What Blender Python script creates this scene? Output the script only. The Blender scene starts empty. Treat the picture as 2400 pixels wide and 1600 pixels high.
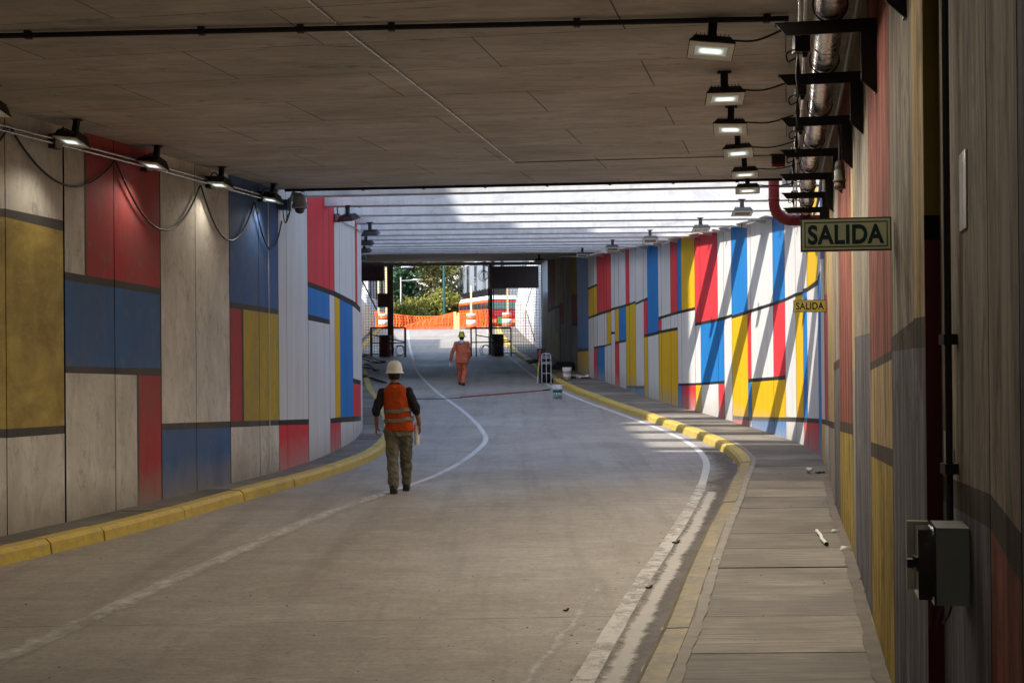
import bpy, math, random
from mathutils import Vector, Matrix
random.seed(7)
R = math.radians
S = bpy.context.scene
COL = S.collection

# ------------------------------------------------------------------ camera model (measured from the photograph)
F, CX, CY, CZ, ROLL, PIT = 3333.3, 1200., 800., 2.0, R(.5), 15/3333.
def ray(px, py):
    u, v = (px-CX)/F, (CY-py)/F
    c, s = math.cos(ROLL), math.sin(ROLL)
    u, v = u*c+v*s, -u*s+v*c
    return Vector((u, math.cos(PIT)-v*math.sin(PIT), math.sin(PIT)+v*math.cos(PIT)))
def proj(x, y, z):
    z -= CZ
    f = y*math.cos(PIT)+z*math.sin(PIT); u = x/f; v = (-y*math.sin(PIT)+z*math.cos(PIT))/f
    c, s = math.cos(ROLL), math.sin(ROLL)
    return CX+F*(u*c-v*s), CY-F*(u*s+v*c)
def at(px, py, Y):                      # point at plan distance Y that lies behind a picture point
    r = ray(px, py); t = Y/r.y
    return Vector((r.x*t, Y, CZ+r.z*t))
def z_for(x, y, py):                    # height at plan point (x,y) seen at picture row py
    a, b = -4., 14.
    for _ in range(40):
        m = (a+b)/2
        if proj(x, y, m)[1] > py: a = m
        else: b = m
    return (a+b)/2
cam = bpy.data.cameras.new('camera'); co = bpy.data.objects.new('camera', cam); COL.objects.link(co)
cam.lens = 50; cam.sensor_width = 36; cam.clip_start = .05; cam.clip_end = 6000
_f = Vector((0, math.cos(PIT), math.sin(PIT))); _x = Vector((1, 0, 0)); _y = Vector((0, -math.sin(PIT), math.cos(PIT)))
_c, _s = math.cos(ROLL), math.sin(ROLL)
X_, Y_ = _c*_x-_s*_y, _s*_x+_c*_y
m4 = Matrix((X_, Y_, -_f)).transposed().to_4x4(); m4.translation = (0, 0, CZ)
co.matrix_world = m4
S.camera = co

# ------------------------------------------------------------------ plan of the underpass
def curve(tab):
    xs = [t[0] for t in tab]; ys = [t[1] for t in tab]; n = len(xs)
    ms = []
    for i in range(n):
        if i == 0: ms.append((ys[1]-ys[0])/(xs[1]-xs[0]))
        elif i == n-1: ms.append((ys[-1]-ys[-2])/(xs[-1]-xs[-2]))
        else:
            a = (ys[i]-ys[i-1])/(xs[i]-xs[i-1]); b = (ys[i+1]-ys[i])/(xs[i+1]-xs[i])
            h0, h1 = xs[i]-xs[i-1], xs[i+1]-xs[i]
            ms.append((a*h1+b*h0)/(h0+h1))
    def f(x):
        if x <= xs[0]: return ys[0]+ms[0]*(x-xs[0])
        if x >= xs[-1]: return ys[-1]+ms[-1]*(x-xs[-1])
        i = max(j for j in range(n-1) if xs[j] <= x)
        h = xs[i+1]-xs[i]; t = (x-xs[i])/h
        return (2*t**3-3*t*t+1)*ys[i]+(t**3-2*t*t+t)*h*ms[i]+(3*t*t-2*t**3)*ys[i+1]+(t**3-t*t)*h*ms[i+1]
    return f
def zr(Y):                              # road level: flat, then a ramp up to the street
    if Y < 20: return 0.
    if Y < 44: return .00115*(Y-20)**2
    return .6624+.0552*(min(Y, 90)-44)
def zs(Y): return 4.46+.8*zr(Y)         # underside of the roof
LW = curve([(-60,-21.9),(-10,-10.8),(14.36,-5.17),(15.53,-4.89),(17.74,-4.38),(19.88,-3.95),(21.67,-3.6),(23.39,-3.36),(25.06,-3.22),(26.42,-3.15),(27.97,-3.12),(30.1,-3.2),(33,-3.5),(36,-3.95),(40,-4.6),(45,-5.35),(52,-6.3),(62,-7.25),(75,-7.95),(88,-8.6)])
LK = curve([(-60,-21.0),(-10,-10.0),(13.3,-4.8),(14.81,-4.38),(16.63,-3.97),(18.74,-3.58),(20.67,-3.2),(23.5,-2.68),(25.2,-2.48),(26.96,-2.42),(30,-2.52),(34,-2.92),(38,-3.4),(44.8,-4.42),(48.65,-4.89),(57,-5.95),(65.4,-6.89),(75,-7.5),(90,-8.29)])
RK = curve([(-60,-13),(-10,-2.9),(8.47,.76),(9.63,1.0),(10.91,1.24),(12.67,1.58),(15.09,2.06),(17.45,2.55),(20.3,3.11),(21.58,3.38),(23.29,3.68),(24.6,3.8),(26.4,3.88),(28.14,3.85),(29.77,3.74),(32.34,3.47),(33.78,3.29),(39.23,2.47),(45.83,1.49),(57.25,.61),(62,.2),(75,-.5),(90,-1.0)])
RW = curve([(-60,-11.4),(-10,-1.4),(5.92,1.72),(7.79,2.06),(9.26,2.35),(10.32,2.56),(12.8,3.05),(14.53,3.37),(15.79,3.6),(19.49,4.34),(21.8,4.79),(23.76,5.12),(25.9,5.3),(27.48,5.28),(30.33,5.09),(31.88,4.93),(34.62,4.58),(36.63,4.26),(38.52,3.95),(40.02,3.72),(42.67,3.41),(45.51,2.96),(47.35,2.6),(52,2.2),(57.5,1.8),(62,1.4),(75,.75),(90,.2)])
RWN = lambda Y: .60+.2*Y                # the set-back wall beside the camera
def hit(fn, px, py, y0, y1):            # plan distance where the sight line of a picture point meets a wall
    r = ray(px, py); k = r.x/r.y; g = lambda Y: fn(Y)-k*Y
    n = 700; prev = g(y0)
    for i in range(1, n+1):
        Y = y0+(y1-y0)*i/n; cur = g(Y)
        if prev*cur <= 0:
            a, b = Y-(y1-y0)/n, Y
            for _ in range(30):
                m = (a+b)/2
                if g(a)*g(m) <= 0: b = m
                else: a = m
            return a
        prev = cur
    return None

# ------------------------------------------------------------------ materials
class NT:
    def __init__(s, name):
        s.m = bpy.data.materials.new(name); s.m.use_nodes = True
        s.t = s.m.node_tree; s.b = s.t.nodes['Principled BSDF']; s.out = s.t.nodes['Material Output']
    def n(s, typ, **k):
        nd = s.t.nodes.new('ShaderNode'+typ)
        for a, v in k.items():
            if a in nd.inputs: s.set(nd.inputs[a], v)
            else: setattr(nd, a, v)
        return nd
    def set(s, sock, v):
        if hasattr(v, 'is_output'): s.t.links.new(v, sock)
        else:
            if sock.type == 'RGBA' and not isinstance(v, (int, float)) and len(v) == 3: v = (*v, 1)
            sock.default_value = v
    def math(s, op, a, b=0., c=0., clamp=False):
        nd = s.t.nodes.new('ShaderNodeMath'); nd.operation = op; nd.use_clamp = clamp
        s.set(nd.inputs[0], a); s.set(nd.inputs[1], b); s.set(nd.inputs[2], c)
        return nd.outputs[0]
    def mix(s, f, a, b, mode='MIX'):
        nd = s.t.nodes.new('ShaderNodeMix'); nd.data_type = 'RGBA'; nd.blend_type = mode
        s.set(nd.inputs[0], f); s.set(nd.inputs[6], a); s.set(nd.inputs[7], b)
        return nd.outputs[2]
    def pos(s, kind='world', scale=(1,1,1), rot=(0,0,0)):
        if kind == 'world': o = s.n('NewGeometry').outputs['Position']
        else: o = s.n('TexCoord').outputs['Object']
        mp = s.n('Mapping'); s.set(mp.inputs[0], o)
        mp.inputs['Scale'].default_value = scale; mp.inputs['Rotation'].default_value = rot
        return mp.outputs[0]
    def noise(s, vec, scale=1., detail=5., rough=.55, dist=0.):
        nd = s.n('TexNoise'); s.set(nd.inputs['Vector'], vec)
        for k, v in (('Scale', scale), ('Detail', detail), ('Roughness', rough), ('Distortion', dist)): nd.inputs[k].default_value = v
        return nd.outputs[0]
    def ramp(s, f, lo, hi, a=0., b=1.):
        nd = s.n('MapRange'); nd.clamp = True
        for i, v in enumerate((f, lo, hi, a, b)): s.set(nd.inputs[i], v)
        return nd.outputs[0]
    def bump(s, h, strength=.2, dist=.01):
        nd = s.n('Bump'); s.set(nd.inputs['Height'], h); nd.inputs['Strength'].default_value = strength; nd.inputs['Distance'].default_value = dist
        s.t.links.new(nd.outputs[0], s.b.inputs['Normal'])
    def fin(s, col=None, rough=None, metal=None, spec=None, emit=None, es=0.):
        if col is not None: s.set(s.b.inputs['Base Color'], col)
        if rough is not None: s.set(s.b.inputs['Roughness'], rough)
        if metal is not None: s.set(s.b.inputs['Metallic'], metal)
        if spec is not None: s.set(s.b.inputs['Specular IOR Level'], spec)
        if emit is not None: s.set(s.b.inputs['Emission Color'], emit); s.b.inputs['Emission Strength'].default_value = es
        return s.m
_M = {}
def dk(c, k): return tuple(v*k for v in c)
def simple(name, col, rough=.5, metal=0., var=.15, sc=9., spec=.4, stretch=(1,1,1), bump=0.):
    if name in _M: return _M[name]
    n = NT(name); p = n.pos('obj', stretch)
    f = n.noise(p, sc, 5)
    c = n.mix(n.ramp(f, .3, .7), dk(col, 1-var), dk(col, 1+var*.6))
    r = n.ramp(f, .3, .7, max(.05, rough-.08), min(1, rough+.08))
    if bump: n.bump(f, bump, .01)
    _M[name] = n.fin(c, r, metal, spec); return _M[name]
def splash(n, base, amt, dirt):                             # dusty splash zone just above the pavement
    g = n.n('SeparateXYZ'); n.set(g.inputs[0], n.n('NewGeometry').outputs['Position'])
    q = n.math('MAXIMUM', n.math('SUBTRACT', g.outputs[1], 20.), 0.)
    h = n.math('SUBTRACT', g.outputs[2], n.math('MULTIPLY', n.math('MULTIPLY', q, q), .00115))
    e = n.noise(n.pos('world', (3, 3, 2)), 1.6, 6, .7)
    return n.mix(n.math('MULTIPLY', n.ramp(n.math('ADD', h, n.math('MULTIPLY', e, -.55)), .35, -.15), amt), base, dirt)
def cloudy(name, col, smud=.45, grime=(.2,.18,.15)):       # rolled paint on concrete, smudged and patchy
    n = NT(name)
    a = n.noise(n.pos('world', (1.6, 1.6, .55)), 1.7, 7, .62, .4)
    b = n.noise(n.pos('world', (4, 4, 2.0)), 1.6, 7, .7, 1.2)
    c = n.noise(n.pos('world', (40, 40, 40)), 1, 3)
    base = n.mix(n.ramp(a, .3, .72), dk(col, .8), dk(col, 1.12))
    base = n.mix(n.math('MULTIPLY', n.ramp(b, .54, .72), smud), base, grime)
    h = n.noise(n.pos('world', (1.1, 1.1, .8)), 1.1, 5, .6, .6)
    base = n.mix(n.ramp(h, .4, .7, 0, .5), base, n.mix(.5, dk(col, .62), grime))
    d = n.noise(n.pos('world', (5, 5, 1.1)), 1.4, 7, .72, .6)
    base = n.mix(n.math('MULTIPLY', n.ramp(d, .54, .72), smud*.6), base, dk(col, 1.45))
    d2 = n.noise(n.pos('world', (3.4, 3.4, 1.5), (0, R(9), 0)), 1.5, 8, .74, 1.6)
    base = n.mix(n.math('MULTIPLY', n.ramp(d2, .57, .63), smud*.85), base, n.mix(.6, dk(col, .5), grime))
    base = n.mix(n.ramp(c, .35, .7, 0, .12), base, dk(col, .55))
    base = splash(n, base, .75, (.27,.23,.18))
    n.bump(b, .12, .01)
    return n.fin(base, n.ramp(a, .3, .7, .6, .8), 0, .2)
def clean(name, col):                                       # fresh paint, faint vertical roller marks
    n = NT(name)
    a = n.noise(n.pos('world', (7, 7, .25)), 1.5, 5, .6)
    b = n.noise(n.pos('world', (1, 1, .6)), 1.3, 5)
    base = n.mix(n.ramp(a, .3, .7), dk(col, .88), dk(col, 1.06))
    base = n.mix(n.ramp(b, .5, .8, 0, .16), base, dk(col, .6))
    if name == 'beam_white':
        st_ = n.noise(n.pos('world', (1.2, 3, 2.5)), 1.3, 7, .7, .8); base = n.mix(n.ramp(st_, .5, .68, 0, .55), base, dk(col, .5))
    else: base = splash(n, base, .6, (.40,.36,.31))
    n.bump(n.noise(n.pos('world', (30, 30, 3)), 1, 4), .1, .006)
    return n.fin(base, .95 if name[:3] == 'dim' or name == 'mural_n' else .6, 0, 0. if name[:3] == 'dim' or name == 'mural_n' else .15)
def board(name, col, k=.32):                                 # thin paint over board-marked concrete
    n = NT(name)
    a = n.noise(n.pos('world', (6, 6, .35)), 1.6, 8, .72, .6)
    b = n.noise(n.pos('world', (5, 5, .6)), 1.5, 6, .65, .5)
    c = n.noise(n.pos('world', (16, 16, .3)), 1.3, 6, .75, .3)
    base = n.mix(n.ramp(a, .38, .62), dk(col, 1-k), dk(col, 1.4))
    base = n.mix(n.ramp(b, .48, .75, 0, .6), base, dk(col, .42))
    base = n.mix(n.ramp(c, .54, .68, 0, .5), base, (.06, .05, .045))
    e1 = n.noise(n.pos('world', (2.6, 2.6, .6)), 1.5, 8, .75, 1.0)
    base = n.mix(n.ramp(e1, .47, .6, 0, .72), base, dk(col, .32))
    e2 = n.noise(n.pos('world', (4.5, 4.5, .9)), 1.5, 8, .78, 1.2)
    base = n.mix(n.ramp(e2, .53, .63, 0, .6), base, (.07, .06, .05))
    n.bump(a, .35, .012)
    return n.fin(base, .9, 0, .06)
PAL = {}
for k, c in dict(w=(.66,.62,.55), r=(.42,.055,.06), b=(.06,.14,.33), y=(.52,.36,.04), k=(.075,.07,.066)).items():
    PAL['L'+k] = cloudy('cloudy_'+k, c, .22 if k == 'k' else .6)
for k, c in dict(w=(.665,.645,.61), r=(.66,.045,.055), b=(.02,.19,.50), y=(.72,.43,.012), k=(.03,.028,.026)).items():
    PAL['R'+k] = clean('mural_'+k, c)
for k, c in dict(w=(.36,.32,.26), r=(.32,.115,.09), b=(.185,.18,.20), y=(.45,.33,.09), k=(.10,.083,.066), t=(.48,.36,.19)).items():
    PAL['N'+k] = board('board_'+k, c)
M_YW = NT('yellow_wavy')
def wavy():
    n = M_YW; col = (.47,.33,.045)
    a = n.noise(n.pos('world', (1.2, 1.2, 1.0)), 1.5, 6, .62, .5); w = n.noise(n.pos('world', (1.1, 1.1, 3.4)), 1.6, 5, .55, .4)
    ln = n.math('ABSOLUTE', n.math('SUBTRACT', n.math('FRACT', n.math('MULTIPLY', w, 9.)), .5))
    base = n.mix(n.ramp(a, .32, .7), (.25,.175,.035), (.56,.42,.10)); base = n.mix(n.ramp(w, .45, .7, 0, .5), base, (.2,.145,.03))
    base = n.mix(n.ramp(ln, .05, .0, 0, .4), base, (.62,.52,.24)); base = splash(n, base, .6, (.3,.25,.15))
    return n.fin(base, .6, 0, .35)
PAL['Lv'] = wavy()
PAL['Nd'] = simple('return_red', (.075,.006,.01), .7, var=.3, sc=3); PAL['Ne'] = simple('return_yellow', (.16,.115,.01), .7, var=.3, sc=3)
PAL['J'] = simple('joint_black', (.012,.012,.013), 1., spec=0.)
PAL['jt'] = PAL['J']

def concrete_ceiling():
    n = NT('ceiling_concrete'); rot = (0, 0, R(11))
    a = n.noise(n.pos('world', (1.1, 3.2, 1), rot), 1.4, 8, .68, .8)
    b = n.noise(n.pos('world', (.5, .9, 1), rot), 1.1, 6, .6)
    d = n.noise(n.pos('world', (1.5, 6, 1), rot), 1.3, 7, .75, 1.0)
    base = n.mix(n.ramp(a, .36, .64), (.46,.43,.39), (.66,.62,.565))
    base = n.mix(n.ramp(b, .4, .7, 0, .5), base, (.29,.265,.235))
    base = n.mix(n.ramp(d, .57, .69, 0, .8), base, (.10,.088,.075))
    d3 = n.noise(n.pos('world', (2.5, 14, 1), rot), 1.4, 6, .75, .5)
    base = n.mix(n.ramp(d3, .54, .72, 0, .4), base, (.17,.145,.12))
    br = n.n('TexBrick'); n.set(br.inputs['Vector'], n.pos('world', (1, 1, 1), rot))
    br.offset = .5; br.inputs['Scale'].default_value = 1; br.inputs['Mortar Size'].default_value = .007; br.inputs['Mortar Smooth'].default_value = .2
    br.inputs['Brick Width'].default_value = 2.44; br.inputs['Row Height'].default_value = 1.22
    br.inputs['Color1'].default_value = (1,1,1,1); br.inputs['Color2'].default_value = (.80,.80,.80,1)
    base = n.mix(.7, base, br.outputs['Color'], 'MULTIPLY')
    e = n.noise(n.pos('world', (2, 2, 2)), 1.2, 3)
    base = n.mix(n.math('MULTIPLY', br.outputs['Fac'], n.ramp(e, .4, .6, .12, .9)), base, (.05,.045,.04))
    n.bump(a, .25, .01)
    return n.fin(base, n.ramp(b, .3, .7, .55, .75), 0, .3)
def concrete_road():
    n = NT('road_concrete'); rot = (0, 0, R(4))
    a = n.noise(n.pos('world', (.7, 9, 1), rot), 1.6, 8, .72, .5)
    b = n.noise(n.pos('world', (.35, .35, 1)), 1.2, 6, .6, .4)
    c = n.noise(n.pos('world', (6, 22, 1)), 1.4, 5, .6)
    t = n.noise(n.pos('world', (2.2, .12, 1), (0, 0, R(-13))), 1.3, 5, .6, .3)
    base = n.mix(n.ramp(a, .3, .7), (.305,.28,.235), (.43,.39,.335))
    base = n.mix(n.ramp(b, .38, .7, 0, .6), base, (.23,.205,.17))
    base = n.mix(n.ramp(t, .5, .68, 0, .45), base, (.17,.15,.12))
    base = n.mix(n.ramp(c, .62, .7, 0, .85), base, (.06,.052,.045))
    c2 = n.noise(n.pos('world', (2.2, 9, 1), rot), 1.7, 7, .78, .8)
    base = n.mix(n.ramp(c2, .59, .7, 0, .75), base, (.12,.105,.085))
    c3 = n.noise(n.pos('world', (16, 22, 1), rot), 1.4, 4, .7)
    base = n.mix(n.ramp(c3, .5, .66, 0, .55), base, (.15,.13,.11))
    c4 = n.noise(n.pos('world', (1.3, 10, 1), rot), 1.5, 6, .7, .4)
    base = n.mix(n.ramp(c4, .6, .78, 0, .4), base, (.56,.52,.45))
    mo = n.noise(n.pos('world', (1.1, 1.6, 1)), 1.6, 9, .75, .8)
    base = n.mix(n.ramp(mo, .46, .66, 0, .5), base, (.215,.19,.16))
    mo2 = n.noise(n.pos('world', (3, 3.5, 1)), 1.6, 8, .75, .5)
    base = n.mix(n.ramp(mo2, .52, .68, 0, .35), base, (.5,.46,.4))
    # saw-cut joints across the road
    g = n.n('SeparateXYZ'); n.set(g.inputs[0], n.n('NewGeometry').outputs['Position'])
    yy = n.math('ADD', g.outputs[1], n.math('MULTIPLY', g.outputs[0], -.05))
    fr = n.math('ABSOLUTE', n.math('SUBTRACT', n.math('FRACT', n.math('DIVIDE', n.math('SUBTRACT', yy, 1.25), 3.72)), .5))
    j = n.math('LESS_THAN', fr, .0028)
    e = n.noise(n.pos('world', (1.2, 1.2, 1)), 1, 3)
    base = n.mix(n.math('MULTIPLY', j, n.ramp(e, .4, .6, .15, .8)), base, (.06,.052,.045))
    n.bump(a, .3, .008)
    return n.fin(base, n.ramp(b, .3, .7, .55, .8), 0, .35)
def slab_mat(name, k):
    n = NT(name)
    a = n.noise(n.pos('world', (.9, 14, 1), (0, 0, R(2))), 1.6, 8, .75, .4)
    b = n.noise(n.pos('world', (1, 1, 1)), 1.2, 6, .6)
    c = n.noise(n.pos('world', (9, 14, 1)), 1.5, 4, .6)
    base = n.mix(n.ramp(a, .4, .6), dk((.22,.195,.155), k), dk((.42,.375,.30), k))
    base = n.mix(n.ramp(b, .4, .62, 0, .7), base, dk((.17,.145,.115), k))
    base = n.mix(n.ramp(c, .69, .77, 0, .8), base, (.03,.027,.025))
    n.bump(a, .5, .012)
    return n.fin(base, .72, 0, .3)
def kerb_mat():
    n = NT('kerb_yellow')
    a = n.noise(n.pos('world', (2, 2, 4)), 1.5, 8, .7, .5)
    b = n.noise(n.pos('world', (12, 12, 12)), 1.2, 5, .7)
    base = n.mix(n.ramp(a, .35, .7), (.50,.345,.045), (.64,.46,.075))
    base = n.mix(n.ramp(b, .46, .66, 0, .7), base, (.36,.30,.19))
    k2 = n.noise(n.pos('world', (4, 4, 9)), 1.4, 6, .75, .6)
    base = n.mix(n.ramp(k2, .58, .68, 0, .65), base, (.20,.16,.09))
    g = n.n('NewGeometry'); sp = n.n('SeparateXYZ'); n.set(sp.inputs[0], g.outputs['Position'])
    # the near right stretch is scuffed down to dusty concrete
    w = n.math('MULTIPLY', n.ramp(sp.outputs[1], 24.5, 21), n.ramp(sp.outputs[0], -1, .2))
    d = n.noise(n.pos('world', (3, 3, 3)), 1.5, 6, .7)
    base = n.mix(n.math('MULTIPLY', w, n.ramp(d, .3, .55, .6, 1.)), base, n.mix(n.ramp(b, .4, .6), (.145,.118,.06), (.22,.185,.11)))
    n.bump(b, .3, .01)
    return n.fin(base, .62, 0, .35)
def worn_paint(name, lo, hi, col=(.74,.72,.67), feather=None):
    n = NT(name)
    a = n.noise(n.pos('world', (4, 3.2, 1)), 1.7, 9, .8, .6)
    b = n.noise(n.pos('world', (.6, .6, 1)), 1.3, 4)
    h = n.math('ADD', a, n.math('MULTIPLY', n.math('SUBTRACT', b, .5), .5))
    if feather:
        at_ = n.n('Attribute'); at_.attribute_name = 'edge'; e = at_.outputs['Fac']
        if feather == 'both': e = n.math('SUBTRACT', 1., n.math('ABSOLUTE', n.math('MULTIPLY_ADD', e, 2., -1.)))
        h = n.math('ADD', h, n.math('MULTIPLY', n.math('SUBTRACT', e, .6), .75))
    f = n.ramp(h, lo, hi)
    n.fin(n.mix(n.ramp(a, .4, .7), dk(col, .8), col), .7, 0, .3)
    tr = n.n('BsdfTransparent'); mx = n.n('MixShader')
    n.t.links.new(f, mx.inputs[0]); n.t.links.new(tr.outputs[0], mx.inputs[1]); n.t.links.new(n.b.outputs[0], mx.inputs[2])
    n.t.links.new(mx.outputs[0], n.out.inputs[0])
    return n.m
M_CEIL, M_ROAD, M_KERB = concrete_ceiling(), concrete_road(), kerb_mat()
M_SLAB = [slab_mat('pavement_concrete', .62), slab_mat('pavement_dark', .5), slab_mat('pavement_pale', .76)]
M_BEAM = clean('beam_white', (.485,.492,.50))
M_WHITE = clean('ramp_white', (.76,.76,.75))
M_BLACK = simple('black_steel', (.014,.013,.014), .55, .0, .3, spec=.3)
M_DARK = simple('dark_casting', (.02,.02,.021), .5, spec=.35)
M_GALV = simple('galvanised', (.66,.64,.60), .3, 1., .06, 3)
M_GREY = simple('grey_plastic', (.30,.31,.32), .4)
M_RUST = simple('brown_steel', (.14,.092,.08), .6, .0, .4, 7)
M_CABLE = simple('cable_black', (.015,.015,.015), .45)
M_RED = simple('red_pipe_paint', (.28,.03,.03), .4, var=.2)
M_ALU = simple('aluminium', (.70,.70,.69), .3, .9, .1, 30)
M_PAPER = simple('paper', (.75,.75,.73), .8, var=.1)
M_GROUND = simple('street_asphalt', (.13,.125,.12), .85, var=.3, sc=1.5)
M_ORANGE = simple('orange_plastic', (.85,.13,.02), .45, var=.15)
M_RWHITE = simple('reflective_white', (.8,.8,.78), .4, var=.08)
M_WOOD = simple('raw_timber', (.62,.46,.28), .7, var=.25, stretch=(8,8,.8))

# ------------------------------------------------------------------ mesh helpers
def tag(o, label=None, cat=None, group=None, kind=None):
    for k, v in (('label', label), ('category', cat), ('group', group), ('kind', kind)):
        if v: o[k] = v
    return o
def origin_of(o):
    v = Vector((0, 0, 0))
    while o is not None: v += o.location; o = o.parent
    return v
def thing(name, loc, label, cat, group=None):
    o = bpy.data.objects.new(name, None); COL.objects.link(o); o.location = loc; o.empty_display_size = .1
    return tag(o, label, cat, group)
class MB:
    def __init__(s): s.v = []; s.f = []; s.mi = []; s.sm = []; s.m = 0; s.smooth = False; s.edge = False
    def add(s, vs, fs, M=None):
        b = len(s.v)
        s.v += [tuple(M @ Vector(p)) if M else tuple(p) for p in vs]
        for f in fs: s.f.append([b+i for i in f]); s.mi.append(s.m); s.sm.append(s.smooth)
        return s
    def quad(s, a, b, c, d): return s.add([a, b, c, d], [(0, 1, 2, 3)])
    def box(s, x0, x1, y0, y1, z0, z1, M=None):
        return s.add([(x0,y0,z0),(x1,y0,z0),(x1,y1,z0),(x0,y1,z0),(x0,y0,z1),(x1,y0,z1),(x1,y1,z1),(x0,y1,z1)],
                     [(3,2,1,0),(4,5,6,7),(0,1,5,4),(1,2,6,5),(2,3,7,6),(3,0,4,7)], M)
    def hexa(s, lo, hi, M=None):        # two loops of equal length -> closed prism
        n = len(lo)
        return s.add(list(lo)+list(hi), [tuple(range(n))[::-1], tuple(range(n, 2*n))]+[(i, (i+1) % n, n+(i+1) % n, n+i) for i in range(n)], M)
    def bar(s, p, q, w, h=None, up=(0, 0, 1)):
        p, q = Vector(p), Vector(q); h = h or w; d = (q-p).normalized(); up = Vector(up)
        if abs(d.dot(up)) > .98: up = Vector((1, 0, 0))
        a = d.cross(up).normalized()*w/2; b = a.cross(d).normalized()*h/2
        return s.hexa([p-a-b, p+a-b, p+a+b, p-a+b], [q-a-b, q+a-b, q+a+b, q-a+b])
    def tube(s, pts, r, n=10, caps=True, sm=True):
        pts = [Vector(p) for p in pts]; rs = r if isinstance(r, (list, tuple)) else [r]*len(pts)
        old = s.smooth; vs = []; fs = []; prev = None
        for i, p in enumerate(pts):
            d = (pts[min(i+1, len(pts)-1)]-pts[max(i-1, 0)]).normalized()
            if prev is None:
                up = Vector((0, 0, 1)) if abs(d.z) < .95 else Vector((1, 0, 0)); a = d.cross(up).normalized()
            else: a = (prev-d*prev.dot(d)).normalized()
            prev = a; b = d.cross(a)
            vs += [p+(a*math.cos(2*math.pi*k/n)+b*math.sin(2*math.pi*k/n))*rs[i] for k in range(n)]
        for i in range(len(pts)-1):
            fs += [(i*n+k, i*n+(k+1) % n, (i+1)*n+(k+1) % n, (i+1)*n+k) for k in range(n)]
        s.smooth = sm; s.add(vs, fs)
        s.smooth = False
        if caps:
            s.add(vs[:n], [tuple(range(n))[::-1]]); s.add(vs[-n:], [tuple(range(n))])
        s.smooth = old; return s
    def lathe(s, prof, c=(0, 0, 0), n=24, sx=1., sy=1., M=None, sm=True):
        old = s.smooth; s.smooth = sm; vs = []; fs = []
        for r, z in prof: vs += [(c[0]+r*sx*math.cos(2*math.pi*k/n), c[1]+r*sy*math.sin(2*math.pi*k/n), c[2]+z) for k in range(n)]
        for i in range(len(prof)-1): fs += [(i*n+k, i*n+(k+1) % n, (i+1)*n+(k+1) % n, (i+1)*n+k) for k in range(n)]
        if prof[0][0] > 1e-4: fs.append(tuple(range(n))[::-1])
        if prof[-1][0] > 1e-4: fs.append(tuple(range((len(prof)-1)*n, len(prof)*n)))
        s.add(vs, fs, M); s.smooth = old; return s
    def ball(s, c, r, n=12, m=8, sq=(1, 1, 1)):
        return s.lathe([(max(1e-5, r*math.sin(math.pi*i/m)), -r*math.cos(math.pi*i/m)*sq[2]) for i in range(m+1)], c, n, sq[0], sq[1])
    def prism(s, poly, off):            # polygon (3-D points) extruded by a vector
        off = Vector(off); return s.hexa([Vector(p) for p in poly], [Vector(p)+off for p in poly])
    def build(s, name, mats, parent=None, local=False):
        me = bpy.data.meshes.new(name); me.from_pydata(s.v, [], s.f)
        mats = mats if isinstance(mats, (list, tuple)) else [mats]
        for m in mats: me.materials.append(m)
        me.polygons.foreach_set('material_index', s.mi); me.polygons.foreach_set('use_smooth', s.sm)
        me.update()
        if s.edge:
            at_ = me.attributes.new('edge', 'FLOAT', 'POINT'); at_.data.foreach_set('value', [(0., 1., 1., 0.)[i % 4] for i in range(len(me.vertices))])
        o = bpy.data.objects.new(name, me); COL.objects.link(o)
        if parent:
            o.parent = parent
            if not local: me.transform(Matrix.Translation(-origin_of(parent)))
        return o
def copy_tree(o, parent=None):
    c = o.copy(); COL.objects.link(c)
    if parent: c.parent = parent
    for ch in list(o.children): copy_tree(ch, c)
    return c
def sag(a, b, drop, n=14):
    a, b = Vector(a), Vector(b)
    return [a.lerp(b, i/n)-Vector((0, 0, drop*4*(i/n)*(1-i/n))) for i in range(n+1)]
def smooth(pts, n=6):
    P = [Vector(p) for p in pts]; P = [2*P[0]-P[1]]+P+[2*P[-1]-P[-2]]; out = []
    for i in range(1, len(P)-2):
        for k in range(n):
            t = k/n; a, b, c, d = P[i-1:i+3]
            out.append(.5*((2*b)+(c-a)*t+(2*a-5*b+4*c-d)*t*t+(3*b-a-3*c+d)*t**3))
    out.append(P[-2]); return out

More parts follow.
